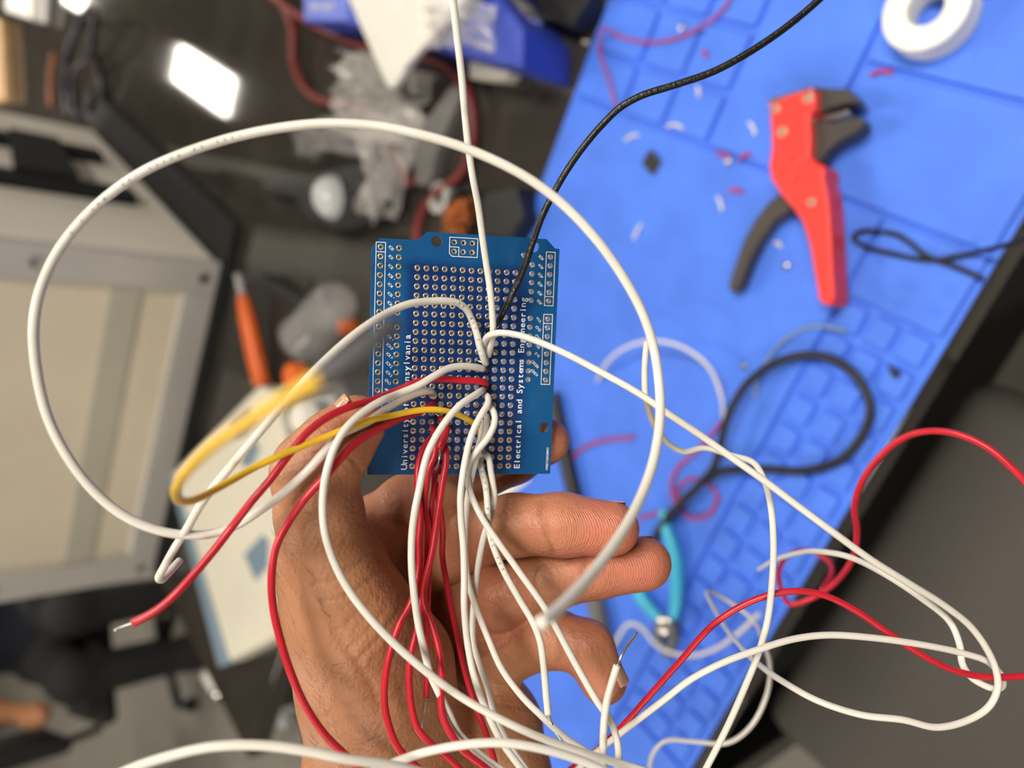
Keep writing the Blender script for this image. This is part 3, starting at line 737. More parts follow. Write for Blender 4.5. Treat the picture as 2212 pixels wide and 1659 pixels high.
# ------------------------------------------------------------------ seated person far behind, bottom left
def PW(u, v, d): return P(u, v, d) * 1000
hip = np.array([-2.545, 2.565, -.20]) * 1000
fwd = np.array([.55, -.83, 0]); sid = np.array([.83, .55, 0])
def body(h, parts, k):
    allp = np.array([q[:3] for ch in parts for q in ch]); F_ = Field(allp.min(0) - 220, allp.max(0) + 220, h)
    v = F_.blank() * 0 + 2000
    for ch in parts: 
        for q in range(len(ch) - 1): F_.add(v, ch[q][:3], ch[q + 1][:3], ch[q][3], ch[q + 1][3], k, 120)
    return F_.nets(v)
up = np.array([0, 0, 1.0])
def pt(o, s=0, f=0, z=0, r=60): q = o + sid * s + fwd * f + up * z; return (q[0], q[1], q[2], r)
pe = tag(empty('person', (hip[0] / 1000, hip[1] / 1000, FLZ)), 'person in navy top and black trousers seated behind the bench, face out of frame', 'person')
limbs = [[pt(hip, -90, 0, 0, 95), pt(hip, 90, 0, 0, 95)], [pt(hip, 0, 0, 0, 120), pt(hip, 0, -20, 250, 125), pt(hip, 0, 0, 430, 120)], [pt(hip, -160, 0, 440, 62), pt(hip, 160, 0, 440, 62)], [pt(hip, 0, 10, 470, 55), pt(hip, 0, 25, 590, 52)], [pt(hip, 0, 35, 640, 88), pt(hip, 0, 45, 720, 82)]]
for s in (-1, 1):
    limbs.append([pt(hip, s * 95, 20, -5, 84), pt(hip, s * 120, 400, 0, 60), pt(hip, s * 120, 420, -420, 46), pt(hip, s * 120, 430, -485, 44), pt(hip, s * 125, 560, -500, 36)])
    limbs.append([pt(hip, s * 200, 0, 430, 52), pt(hip, s * 275, 40, 170, 44), pt(hip, s * 250, 270, 90, 34), pt(hip, s * 240, 340, 85, 30)])
Vb, Qb = body(16, limbs, 60)
link('body', fast_mesh('body', Vb / 1000, Qb), MT['skin'], pe)
g = [[(q[0], q[1], q[2], q[3] + 14) for q in ch] for ch in limbs[:2]] + [[(q[0], q[1], q[2], q[3] + 14) for q in limbs[2]]]
for s in (0, 1):
    ch = limbs[6 + 2 * s]; a, b = np.array(ch[0]), np.array(ch[1]); g.append([tuple(a + [0, 0, 0, 14]), tuple(a + (b - a) * .75 + [0, 0, 0, 16])])
Vb, Qb = body(16, g, 60); link('shirt', fast_mesh('shirt', Vb / 1000, Qb), MT['navy'], pe)
g = [[(q[0], q[1], q[2], q[3] + 20) for q in limbs[0]]] + [[(q[0], q[1], q[2], q[3] + 18) for q in limbs[5 + 2 * s][:4]] for s in (0, 1)]
Vb, Qb = body(16, g, 50); link('trousers', fast_mesh('trousers', Vb / 1000, Qb), MT['blackfab'], pe)
for s in (0, 1):
    ch = limbs[5 + 2 * s]; Vb, Qb = body(10, [[(ch[3][0], ch[3][1], ch[3][2] - 15, 50), (ch[4][0], ch[4][1], ch[4][2] - 8, 42)]], 20)
    link('shoe', fast_mesh('shoe', Vb / 1000, Qb), MT['black'], pe)

# ------------------------------------------------------------------ circuit board
R1 = np.array([.97739134, .01929438, .21055615]); R2 = np.array([-.03703832, .99605357, .08065639]); BT = np.array([-26.28506575, -32.30922824, 214.1853513])
R1 /= np.linalg.norm(R1); R2 -= R1 * (R1 @ R2); R2 /= np.linalg.norm(R2); BN = np.cross(R1, R2)
def bd(u, v): r = ray(u, v); return float((BN @ BT) / (BN @ r))             # depth in mm of the board face at a pixel
def bxy(u, v): p = ray(u, v) * bd(u, v) - BT; return float(R1 @ p), float(R2 @ p)
BM = Matrix.Identity(4)
for i in range(3):
    BM[i][0] = float(AX[i] @ R1); BM[i][1] = float(-AX[i] @ R2); BM[i][2] = float(-AX[i] @ BN); BM[i][3] = float(AX[i] @ (BT * .001)) + (H if i == 2 else 0)
board = tag(empty('circuit_board'), 'blue prototyping circuit board with rows of plated holes held in the hand', 'circuit board')
board.matrix_world = BM
def bpart(name, vs, fs, m_, parent=board):
    me = mesh(name, [(x * .001, -y * .001, z * .001) for x, y, z in vs], fs); o = bpy.data.objects.new(name, me); COL.objects.link(o)
    if m_: me.materials.append(m_)
    o.parent = parent; return o
outline = [(-12.7, -5.1), (-10.4, -7.6), (-.25, -7.6), (2.25, -10.1), (36.7, -10.1), (39.3, -7.55), (40.65, -7.5), (40.65, 58.3), (-12.6, 58.3)]
PITCH = 2.54
holes = []       # x, y, r_hole, r_pad
ly = [-5.2 + PITCH * i for i in range(8)] + [16.64 + PITCH * i for i in range(10)]
for c in range(12):
    for r in range(23): holes.append((c * PITCH, r * PITCH, .47, .86))
hy = [-5.1 + PITCH * i for i in range(6)] + [12.75 + PITCH * i for i in range(8)]
for y in ly: holes.append((-10.2, y, .47, .83))
for y in ly[:17]: holes.append((-5.2, y, .47, .83))
for y in hy: holes.append((38.1, y, .45, .80))
for i, y in enumerate(hy): holes.append((30.2 if i == 0 else 32.8, y, .45, .80))
for x in (10.1, 12.65, 15.2):
    for y in (-7.65, -5.1): holes.append((x, y, .47, .83))
mounts = [(5.14, -7.66, 1.6), (33.1, -7.75, 1.6), (38.2, 44.6, 1.55)]
cdt_v, cdt_e = [], []
def ring(pts):
    b0 = len(cdt_v); n = len(pts)
    cdt_v.extend(Vector(q) for q in pts); cdt_e.extend((b0 + i, b0 + (i + 1) % n) for i in range(n))
ring(outline)
circ = [(x, y, r) for x, y, r, _ in holes] + mounts
for (x, y, r) in circ:
    n = 12 if r < 1 else 28
    ring([(x + r * math.cos(2 * math.pi * k / n), y + r * math.sin(2 * math.pi * k / n)) for k in range(n)])
tv, te, tf, *_ = delaunay_2d_cdt(cdt_v, cdt_e, [], 0, 1e-5)
tv = np.array([(q[0], q[1]) for q in tv]); tf = np.array([q for q in tf])
cen = tv[tf].mean(1); O = np.array(outline); inside = np.zeros(len(cen), bool)
for i in range(len(O)):
    (xa, ya), (xb, yb) = O[i - 1], O[i]
    m_ = ((ya > cen[:, 1]) != (yb > cen[:, 1])); inside ^= m_ & (cen[:, 0] < (xb - xa) * (cen[:, 1] - ya) / (yb - ya + 1e-12) + xa)
for (x, y, r) in circ: inside &= np.hypot(cen[:, 0] - x, cen[:, 1] - y) > r * .97
tf = tf[inside]; nv = len(tv); TH = 1.6
edge = {}
for f in tf:
    for i in range(3): edge[(f[i], f[(i + 1) % 3])] = 1
area = np.cross(tv[tf[0][1]] - tv[tf[0][0]], tv[tf[0][2]] - tv[tf[0][0]])
vs = [(x, y, 0) for x, y in tv] + [(x, y, -TH) for x, y in tv]
fs = [tuple(f[::-1]) for f in tf] + [tuple(f + nv) for f in tf]
for (a, b) in edge:
    if (b, a) not in edge: fs.append((a, b, b + nv, a + nv))
bo = bpart('substrate', vs, fs, MT['pcb'])
bm_ = bmesh.new(); bm_.from_mesh(bo.data); bmesh.ops.recalc_face_normals(bm_, faces=bm_.faces); bm_.to_mesh(bo.data); bm_.free()
# plated pads: one shared mesh, rim + barrel
def pad_mesh(rh, rp, nm):
    n = 14; rs = [(rp, .0), (rp * .97, .05), (rh + .10, .06), (rh, .02), (rh, -TH - .02), (rh + .05, -TH - .05), (rp, -TH - .04)]
    vs, fs = [], []
    for k in range(n):
        a = 2 * math.pi * k / n
        for r, z in rs: vs.append((r * math.cos(a) * .001, r * math.sin(a) * .001, z * .001))
    for k in range(n):
        for i in range(len(rs) - 1):
            a, b = k * len(rs), ((k + 1) % n) * len(rs); fs.append((a + i, a + i + 1, b + i + 1, b + i))
    me = mesh(nm, vs, fs); me.materials.append(MT['pad']); me.polygons.foreach_set('use_smooth', [True] * len(me.polygons)); return me
pm = {}
extra_v, extra_f = [], []
order = sorted(range(len(holes)), key=lambda i: (holes[i][1] > 30 and holes[i][0] < -4) or (holes[i][1] > 40 and 2 < holes[i][0] < 12))
for cnt, i in enumerate(order):
    x, y, rh, rp = holes[i]
    if (rh, rp) not in pm: pm[(rh, rp)] = pad_mesh(rh - .02, rp, 'solder_pad')
    if cnt < 300:
        o = bpy.data.objects.new('solder_pad', pm[(rh, rp)]); COL.objects.link(o); o.parent = board; o.location = (x * .001, -y * .001, 0)
    else:
        src = pm[(rh, rp)]; b0 = len(extra_v)
        extra_v += [(v.co.x + x * .001, v.co.y - y * .001, v.co.z) for v in src.vertices]; extra_f += [tuple(b0 + q for q in f.vertices) for f in src.polygons]
me = mesh('solder_pads', extra_v, extra_f); me.materials.append(MT['pad']); o = bpy.data.objects.new('solder_pads', me); COL.objects.link(o); o.parent = board; o['kind'] = 'stuff'
# a few holes filled with solder
for (c, r) in [(8, 14), (9, 9), (9, 13), (9, 14), (9, 15), (10, 12), (2, 15), (3, 15), (3, 18), (7, 10), (7, 12), (7, 15), (6, 14), (7, 16), (8, 12), (8, 11), (8, 15)]:
    x, y = c * PITCH, r * PITCH; vs, fs = [], []
    for k in range(12):
        a = 2 * math.pi * k / 12
        for rr, z in ((.5, .0), (.42, .22), (.2, .34)): vs.append((x + rr * math.cos(a), y + rr * math.sin(a), z))
    for k in range(12):
        for i in range(2): fs.append((k * 3 + i, ((k + 1) % 12) * 3 + i, ((k + 1) % 12) * 3 + i + 1, k * 3 + i + 1)[::-1])
    fs.append(tuple(k * 3 + 2 for k in range(12))[::-1])
    o = bpart('solder_joint', vs, fs, MT['solder']); o.data.polygons.foreach_set('use_smooth', [True] * len(o.data.polygons))
# darker copper pour strips between the hole columns (proud by a hair)
# silkscreen frames
def strip(pts, w=.2, closed=True, nm='silkscreen_frame'):
    vs, fs = [], []; n = len(pts)
    for i in range(n if closed else n - 1):
        a, b = np.array(pts[i], float), np.array(pts[(i + 1) % n], float); d = (b - a) / np.linalg.norm(b - a); nn = np.array([-d[1], d[0]]) * w / 2; e = d * w / 2
        k = len(vs)
        for q in (a - e + nn, a - e - nn, b + e - nn, b + e + nn): vs.append((q[0], q[1], .045 + .001 * (i % 3)))
        fs.append((k + 3, k + 2, k + 1, k))
    return bpart(nm, vs, fs, MT['silk'])
strip([(-11.5, -6.5), (-8.95, -6.5), (-8.95, 40.8), (-11.5, 40.8)])
strip([(-11.5, -3.9), (-8.95, -3.9)], closed=False)
strip([(36.8, -6.45), (39.4, -6.45), (39.4, 8.9), (36.8, 8.9)]); strip([(36.8, 6.3), (39.4, 6.3)], closed=False)
strip([(36.75, 11.45), (39.35, 11.45), (39.35, 31.8), (36.75, 31.8)]); strip([(36.75, 14.05), (39.35, 14.05)], closed=False)
strip([(8.75, -9.0), (16.7, -9.0), (16.7, -3.75), (9.5, -3.75), (8.75, -4.5)]); strip([(8.75, -6.35), (11.4, -6.35), (11.4, -3.75)], closed=False)

# lettering: glyph meshes from the built-in font, set with a fixed advance
def lettering(s, x, y, size, adv, ang, nm='silkscreen_text', width=1.0):
    """text starting at board (x, y down); ang in degrees, counter-clockwise as seen"""
    ca, sa = math.cos(math.radians(ang)), math.sin(math.radians(ang)); vs, fs = [], []
    for i, ch in enumerate(s):
        if ch == ' ': continue
        gv, gf = glyph(ch); b0 = len(vs)
        for q in gv:
            lx, lyy = (i + .5) * adv + q[0] * size * width, q[1] * size
            vs.append((x + lx * ca - lyy * sa, y - (lx * sa + lyy * ca), .05))
        fs += [tuple(b0 + k for k in f) for f in gf]
    return bpart(nm, vs, fs, MT['silk'])
e0 = bxy(1122, 1013); e1 = bxy(1133.5, 642)
txt = 'Electrical and Systems Engineering'
lettering(txt, e0[0], e0[1], 2.45, (e0[1] - e1[1]) / len(txt), 90, width=1.12)
u0 = bxy(879, 1014); u1 = bxy(886.5, 722)
txt = 'University of Pennsylvania'
lettering(txt, u0[0], u0[1], 2.45, (u0[1] - u1[1]) / len(txt), 90, width=1.12)
lab = ['IO0', 'IO1', 'IO2', 'IO3', 'IO4', 'IO5', 'IO6', 'IO7', 'IO8', 'IO9', 'IO10', 'IO11', 'IO12', 'IO13', 'GND', 'AREF', 'SDA', 'SCL']
for s, y in zip(lab, ly):
    lettering(s, -8.35, y - .25, 1.15, .60, -43, width=1.0)
    if s in ('IO3', 'IO5', 'IO6', 'IO9', 'IO10', 'IO11'): lettering('-', -6.65, y + 1.15, 1.2, .5, -25)
for s, y in zip(['AD5', 'AD4', 'AD3', 'AD2', 'AD1', 'AD0'], hy[:6]): lettering(s, 36.2, y + .7, 1.15, .60, 180 - 43)
for s, y in zip(['Vin', 'GND', 'GND', '5V', '3v3', 'RESET', 'IOREF'], hy[6:]): lettering(s, 36.2 if len(s) < 5 else 36.0, y + (.7 if len(s) < 5 else 1.2), 1.15, .60, 180 - 43)
w0 = bxy(1183.5, 1014); lettering('W4B72BAXM43', w0[0], w0[1], 1.0, .60, 90)

# ------------------------------------------------------------------ wires soldered to the board
def wpath(pts, step=.0008): return spline([P(u, v, d * .001) for u, v, d in pts], step)
def wire(name, label, pts, r, m_, bare0=None, bare1=None, group=None, hole=None, prints=None):
    """pts: (u, v, depth mm). bare0/bare1: stripped conductor beyond either end; hole: grid (col,row) where the start is soldered"""
    q = wpath(pts)
    o = tag(empty(name, tuple(q[0])), label, 'wire', group)
    ins = tube('insulation', q, r * .001, MT[m_], o, 14)
    if hole:
        hx, hyy = hole[0] * PITCH, hole[1] * PITCH
        hp = np.array(BM @ Vector((hx * .001, -hyy * .001, -.0004))); mid = np.array(BM @ Vector((hx * .001, -hyy * .001, .0009)))
        tube('conductor', spline([q[0], mid, hp], .0003), .00032, MT['tin'], o, 8)
        vs, fs = [], []
        for k in range(12):
            a = 2 * math.pi * k / 12
            for rr, z in ((.80, .05), (.62, .28), (.42, .62), (.30, 1.0)): vs.append(BM @ Vector(((hx + rr * math.cos(a)) * .001, (-hyy + rr * math.sin(a)) * .001, z * .001)))
        for k in range(12):
            for i in range(3): fs.append((k * 4 + i, ((k + 1) % 12) * 4 + i, ((k + 1) % 12) * 4 + i + 1, k * 4 + i + 1))
        fs.append(tuple(k * 4 + 3 for k in range(12)))
        part('solder_joint', vs, fs, MT['solder'], o, True)
    for b in (bare0, bare1):
        if b: tube('conductor', wpath(b, .0006), .00036, MT['tin'], o, 8)
    if prints:
        s, start, adv, size = prints
        seg = np.linalg.norm(np.diff(q, axis=0), axis=1); cum = np.concatenate([[0], np.cumsum(seg)]); camp = np.array([0, 0, H])
        vs, fs = [], []
        for i, ch in enumerate(s):
            if ch == ' ': continue
            L0 = start + i * adv
            c = np.array([np.interp(L0, cum, q[:, k]) for k in range(3)]); c2 = np.array([np.interp(L0 + .0005, cum, q[:, k]) for k in range(3)])
            t = (c2 - c) / np.linalg.norm(c2 - c); nn = camp - c; nn -= t * (nn @ t); nn /= np.linalg.norm(nn); bi = np.cross(nn, t)
            gv, gf = glyph(ch); b0 = len(vs); rr = r * .001
            for g_ in gv:
                yy = (g_[1] - .35) * size; a = yy / rr
                vs.append(c + t * g_[0] * size + bi * math.sin(a) * rr * 1.015 + nn * math.cos(a) * rr * 1.015)
            fs += [tuple(b0 + k for k in f) for f in gf]
        part('printed_marking', vs, fs, MT['grey'], ins)
    return o
wr = .93
wire('white_wire', 'white wire rising straight from the board out of the top of the frame', [(1055, 768, 219.5), (1058, 755, 217), (1063, 735, 214), (1065, 705, 211), (1063, 670, 210), (1058, 620, 209), (1052, 580, 208), (1044, 525, 206), (1033, 445, 203), (1020, 375, 200), (1011, 310, 197), (1004, 240, 194), (997, 160, 191), (988, 80, 188), (980, 10, 186), (972, -60, 184), (950, -250, 184), (900, -420, 192), (800, -560, 215), (640, -640, 260), (480, -660, 330)], wr, 'white', hole=(8, 10))
wire('black_wire', 'black wire curving from the board to the top right over the blue mat', [(1054, 722, 219.5), (1064, 708, 217.5), (1080, 688, 216), (1100, 650, 214), (1118, 612, 213), (1138, 562, 211), (1152, 520, 210), (1170, 470, 208), (1192, 425, 207), (1222, 372, 205), (1262, 315, 203), (1305, 265, 202), (1340, 232, 201), (1385, 207, 200), (1460, 183, 199), (1540, 155, 198), (1610, 118, 197), (1680, 72, 196), (1740, 25, 195), (1800, -30, 194), (1900, -130, 196), (2040, -260, 205), (2200, -360, 225), (2400, -400, 260), (2560, -380, 320)], wr, 'blackins', hole=(8, 7))
wire('white_wire', 'white wire that kinks over the board and runs down left beside the yellow wire', [(1049, 786, 218.5), (1043, 770, 216), (1036, 748, 214.5), (1029, 718, 213), (1019, 690, 212), (1007, 668, 210), (990, 655, 208), (960, 650, 205.5), (925, 651, 203), (890, 655, 200), (855, 667, 197), (815, 688, 193), (760, 727, 188), (700, 780, 184), (640, 842, 181), (585, 905, 179), (530, 970, 179), (480, 1030, 180), (437, 1085, 182), (405, 1140, 185), (375, 1188, 188), (354, 1226, 190), (343, 1248, 191), (349, 1252, 193), (362, 1240, 196), (376, 1224, 199), (388, 1211, 202)], wr * 1.06, 'white', hole=(7, 10), prints=('77 2 AWM 1007', .004, .0016, .0011))
wire('white_wire', 'long white wire knotted at the board and sweeping right past the bench edge', [(1055, 762, 219.5), (1046, 748, 218), (1048, 735, 214.5), (1058, 724, 211), (1080, 719, 209.5), (1120, 724, 208.5), (1170, 741, 207), (1230, 768, 205), (1300, 805, 203), (1380, 850, 201), (1450, 898, 199), (1520, 945, 198), (1590, 995, 197), (1660, 1045, 196), (1730, 1098, 196), (1800, 1150, 196), (1880, 1208, 198), (1960, 1258, 201), (2040, 1308, 205), (2098, 1355, 208), (2135, 1408, 210), (2152, 1450, 211), (2155, 1485, 211), (2138, 1524, 211), (2097, 1553, 211), (2024, 1571, 210), (1950, 1555, 210), (1860, 1544, 212), (1767, 1514, 216), (1694, 1474, 225), (1635, 1432, 245), (1590, 1385, 280), (1555, 1335, 330), (1528, 1278, 370), (1560, 1290, 385), (1620, 1333, 380), (1650, 1390, 350), (1664, 1445, 330), (1655, 1505, 320), (1625, 1565, 320), (1570, 1605, 330), (1500, 1602, 340), (1440, 1600, 345), (1410, 1630, 350), (1400, 1680, 350)], wr, 'white')
wire('white_wire', 'white wire folded back in a tight hairpin at the far right', [(1640, 1230, 330), (1672, 1211, 300), (1720, 1196, 270), (1767, 1191, 250), (1840, 1205, 236), (1914, 1242, 228), (1987, 1290, 222), (2050, 1341, 218), (2072, 1389, 216), (2079, 1434, 215), (2097, 1462, 214), (2127, 1481, 213), (2152, 1488, 213), (2166, 1480, 214), (2162, 1458, 216), (2134, 1430, 216), (2079, 1411, 215), (1987, 1392, 213), (1877, 1377, 211), (1785, 1372, 210), (1712, 1381, 209), (1639, 1403, 208), (1565, 1430, 208), (1492, 1468, 209), (1437, 1510, 211), (1385, 1550, 214), (1330, 1592, 218), (1270, 1640, 224), (1230, 1680, 228)], wr, 'white')
wire('white_wire', 'white wire hanging from the big loop and dropping to the bottom right edge', [(1397, 738, 214), (1393, 790, 212), (1394, 850, 212), (1408, 905, 220), (1428, 940, 232), (1450, 963, 238), (1478, 976, 240), (1520, 968, 240), (1580, 984, 236), (1628, 1000, 228), (1652, 1040, 222), (1666, 1100, 217), (1671, 1180, 213), (1666, 1280, 211), (1657, 1345, 211), (1637, 1415, 211), (1610, 1482, 212), (1572, 1568, 213), (1515, 1680, 214)], wr, 'white')
wire('white_wire', 'long white wire making the great loop around the left half of the picture', [(936, 856, 216.5), (932, 848, 214), (918, 845, 212), (898, 850, 210.5), (864, 868, 208), (828, 888, 203), (790, 915, 199), (742, 935, 194.5), (708, 968, 192), (669, 1012, 190.5), (611, 1066, 190), (560, 1104, 189), (510, 1135, 189), (455, 1153, 188), (395, 1155, 186), (335, 1144, 184), (270, 1115, 182), (205, 1063, 180), (145, 985, 178), (103, 900, 177), (80, 805, 176), (73, 710, 175), (86, 630, 175), (120, 552, 175), (170, 484, 175), (232, 424, 175), (310, 370, 175), (400, 330, 175), (500, 298, 176), (600, 277, 176), (700, 267, 176), (800, 271, 176), (900, 289, 176), (1010, 322, 177), (1120, 373, 178), (1205, 432, 179), (1282, 510, 180), (1342, 592, 182), (1386, 672, 184), (1410, 742, 185), (1423, 820, 184), (1426, 900, 180), (1414, 985, 174), (1390, 1060, 167), (1350, 1140, 157), (1290, 1225, 145), (1220, 1302, 132), (1168, 1348, 124)], 1.12, 'white', hole=(2, 14), prints=('E 2 AWM 1007 22AWG 80 300V', .168, .0018, .0010))
wire('red_wire', 'red wire crossing the board and reaching its bare tip at the lower left', [(1049, 830, 219), (1046, 826, 217), (1030, 823, 215.5), (1000, 822, 214), (960, 819, 212), (925, 820, 210), (890, 830, 208), (850, 847, 206), (800, 866, 199), (750, 881, 194), (705, 903, 190.5), (662, 936, 188), (622, 985, 186), (582, 1038, 184), (542, 1085, 183), (500, 1140, 183), (460, 1192, 181), (420, 1239, 179), (380, 1283, 177), (340, 1317, 176), (287, 1347, 175)], .98, 'redins', bare1=[(290, 1346, 175), (270, 1353, 175), (248, 1362, 175)], hole=(8, 13))
wire('white_wire', 'white wire arching across the thumb and down over the wrist', [(1043, 797, 217.5), (1025, 793, 215), (1000, 791, 212.5), (970, 795, 210), (938, 812, 207), (905, 832, 205), (862, 850, 203), (822, 867, 197), (790, 886, 194), (756, 915, 191), (728, 955, 189), (708, 1010, 188), (698, 1070, 188), (700, 1140, 187), (718, 1205, 187), (752, 1272, 187), (802, 1338, 187), (862, 1400, 187), (930, 1458, 187), (1000, 1508, 188), (1080, 1553, 188), (1160, 1590, 189), (1240, 1619, 190), (1310, 1641, 191), (1400, 1668, 192)], .98, 'white', hole=(8, 11))
wire('yellow_wire', 'yellow wire doubled back in a hairpin loop over the carton', [(1034, 935, 220), (1031, 924, 217), (1018, 911, 215), (985, 894, 212), (945, 885, 209.5), (900, 887, 207), (850, 897, 204), (800, 908, 197), (750, 925, 193), (700, 945, 190), (650, 965, 187), (600, 986, 184), (550, 1010, 181), (500, 1038, 175), (455, 1063, 168), (420, 1080, 160), (392, 1083, 152), (379, 1068, 143), (388, 1040, 131), (420, 1000, 119), (470, 955, 107), (530, 915, 97), (590, 876, 89), (640, 847, 84), (692, 815, 80)], .86, 'yellow', hole=(7, 18))
wire('red_wire', 'red wire running left under the yellow wire and down the wrist side', [(936, 872, 216.5), (930, 876, 214.5), (918, 884, 212.5), (898, 893, 210), (868, 903, 207), (824, 924, 201), (775, 952, 195), (738, 988, 191.5), (702, 1030, 190), (660, 1076, 189), (622, 1130, 189), (596, 1182, 188), (587, 1240, 187), (590, 1310, 187), (605, 1380, 187), (627, 1450, 187), (657, 1520, 188), (700, 1585, 189), (755, 1640, 190), (800, 1685, 191)], .98, 'redins', hole=(2, 15))
yo = [q for q in COL.objects if q.get('label', '').startswith('yellow wire doubled')][0]
tube('blur_smear', wpath([(692, 815, 80), (740, 784, 80), (800, 742, 81), (850, 700, 84)]), .0012, MT['sleeve'], yo, 12)  # no real sleeve: grey tube added in place of a blurred smear
# red bundle
wire('red_wire', 'red wire at the left of the red bundle, bulging out over the palm', [(937, 942, 217.5), (928, 950, 214.5), (913, 974, 212), (903, 1012, 210), (902, 1060, 209), (908, 1112, 209), (905, 1165, 208), (905, 1222, 207), (889, 1297, 205), (860, 1355, 203), (838, 1430, 201), (830, 1504, 200), (838, 1560, 199), (860, 1615, 198), (890, 1648, 198), (940, 1690, 198)], .93, 'redins', hole=(2, 19))
wire('red_wire', 'short red wire stub ending in a bare tip over the lower board', [(951, 905, 217.5), (958, 912, 215), (964, 925, 213), (960, 945, 211), (953, 960, 210), (949, 970, 210)], 1.05, 'redins', bare0=[(951, 904, 217.5), (945, 896, 217), (938, 893, 217)], bare1=[(950, 968, 210), (949, 985, 210), (946, 1003, 211), (940, 1017, 212)])
wire('red_wire', 'red wire at the right of the red bundle, curving back over the wrist', [(952, 940, 218), (957, 955, 215), (963, 976, 212), (963, 1003, 211), (957, 1036, 210), (950, 1082, 209), (940, 1150, 208), (932, 1198, 207), (919, 1255, 206), (916, 1297, 205), (930, 1340, 203), (946, 1394, 201), (954, 1449, 199), (952, 1504, 198), (957, 1548, 197), (976, 1588, 196), (1003, 1623, 195), (1050, 1660, 195), (1085, 1690, 195)], .95, 'redins', hole=(3, 18))
wire('red_wire', 'red wire in the middle of the red bundle, crossing under the white one', [(934, 922, 216.5), (937, 932, 214), (940, 955, 212.5), (938, 985, 212), (927, 1011, 211.5), (921, 1044, 211.5), (917, 1090, 212), (925, 1140, 212), (922, 1200, 211), (914, 1250, 209.5), (902, 1352, 206), (886, 1421, 204), (884, 1477, 203), (890, 1532, 202), (902, 1573, 201), (933, 1609, 200), (975, 1643, 200), (1020, 1690, 200)], .9, 'redins', hole=(2, 18))
wire('red_wire', 'dark red wire running straight down deep inside the palm', [(948, 1003, 219.5), (938, 1025, 217.5), (945, 1066, 217), (956, 1142, 218), (956, 1205, 219), (967, 1269, 219), (986, 1366, 218), (1008, 1463, 216), (1030, 1532, 214), (1053, 1593, 212), (1066, 1637, 211), (1080, 1690, 210)], .86, 'redins', hole=(3, 22))
wire('red_wire', 'red wire ending in a straight bare tip above the palm heel', [(944, 1012, 219.5), (938, 1040, 216), (932, 1090, 214.5), (930, 1180, 213), (926, 1260, 212), (922, 1366, 210), (922, 1449, 209), (921, 1506, 209)], .84, 'redins', bare1=[(921, 1504, 209), (917, 1535, 209), (910, 1574, 209)], hole=(3, 21))
# white bundle
wire('white_wire', 'white wire curving left over the red bundle and down the palm', [(1043, 842, 218.5), (1036, 847, 215), (1020, 857, 212), (995, 874, 209), (970, 901, 207), (950, 929, 205.5), (935, 955, 204.5), (923, 982, 204), (914, 1015, 203), (905, 1060, 202), (896, 1105, 201), (890, 1155, 201), (889, 1215, 200), (893, 1269, 199), (904, 1349, 198), (917, 1407, 198), (929, 1454, 198), (945, 1490, 198), (970, 1542, 199), (989, 1582, 199), (1014, 1609, 199), (1045, 1637, 199), (1100, 1675, 199)], .98, 'white', hole=(8, 14))
wire('white_wire', 'white wire leading the white bundle straight down over the fingers', [(1048, 854, 219), (1054, 858, 216), (1054, 872, 213.5), (1042, 892, 211.5), (1027, 920, 210), (1016, 948, 209), (1007, 985, 208), (1000, 1025, 207), (995, 1070, 206), (996, 1120, 206), (1001, 1180, 206), (1003, 1250, 205), (1003, 1311, 204), (1011, 1394, 203), (1025, 1463, 202), (1050, 1532, 201), (1080, 1596, 200), (1113, 1643, 199), (1150, 1690, 199)], .95, 'white', hole=(8, 15))
wire('white_wire', 'white wire bowing right off the board then slanting across all fingers', [(1050, 873, 219.5), (1058, 878, 216), (1068, 894, 213), (1068, 915, 211.5), (1054, 946, 210.5), (1032, 972, 210), (1016, 995, 210.5), (1009, 1025, 210.5), (1017, 1066, 210), (1040, 1116, 209), (1079, 1175, 208), (1121, 1234, 207), (1180, 1318, 205), (1241, 1430, 203), (1293, 1520, 201), (1316, 1552, 200), (1332, 1596, 199), (1336, 1640, 198), (1325, 1690, 198)], .93, 'white', hole=(8, 16))
wire('white_wire', 'white wire hidden in the middle of the bundle, emerging over the palm heel', [(1051, 898, 219), (1052, 908, 216), (1048, 935, 214), (1036, 968, 213), (1026, 1000, 212.5), (1014, 1052, 212), (1006, 1121, 212), (1004, 1190, 212), (1011, 1255, 211), (1028, 1311, 210), (1055, 1380, 208), (1083, 1443, 207), (1125, 1501, 206), (1166, 1543, 205), (1221, 1593, 204), (1275, 1630, 203), (1340, 1690, 203)], .9, 'white', hole=(8, 17))
wire('white_wire', 'white wire tucked in the bundle ending in thin frayed strands', [(1044, 916, 220), (1041, 925, 217), (1036, 955, 215.5), (1024, 985, 214), (1010, 1002, 213.5), (1003, 1010, 213.5)], .85, 'white', bare1=[(1004, 1008, 213), (997, 1018, 212), (992, 1026, 212)], hole=(8, 18))
wire('white_wire', 'printed white wire ending in a bent bare tip beside the little finger', [(1039, 990, 221.5), (1037, 1000, 217), (1042, 1022, 215), (1049, 1050, 213), (1053, 1090, 211.5), (1054, 1125, 211), (1062, 1168, 210.5), (1086, 1229, 209.5), (1121, 1293, 208), (1150, 1342, 207), (1166, 1383, 206), (1174, 1435, 205), (1180, 1504, 204), (1184, 1543, 204)], .93, 'white', bare1=[(1184, 1540, 204), (1190, 1560, 204), (1201, 1582, 204), (1213, 1601, 203)], prints=('A 22AWG 1007 80C 300V', .003, .0017, .0011))
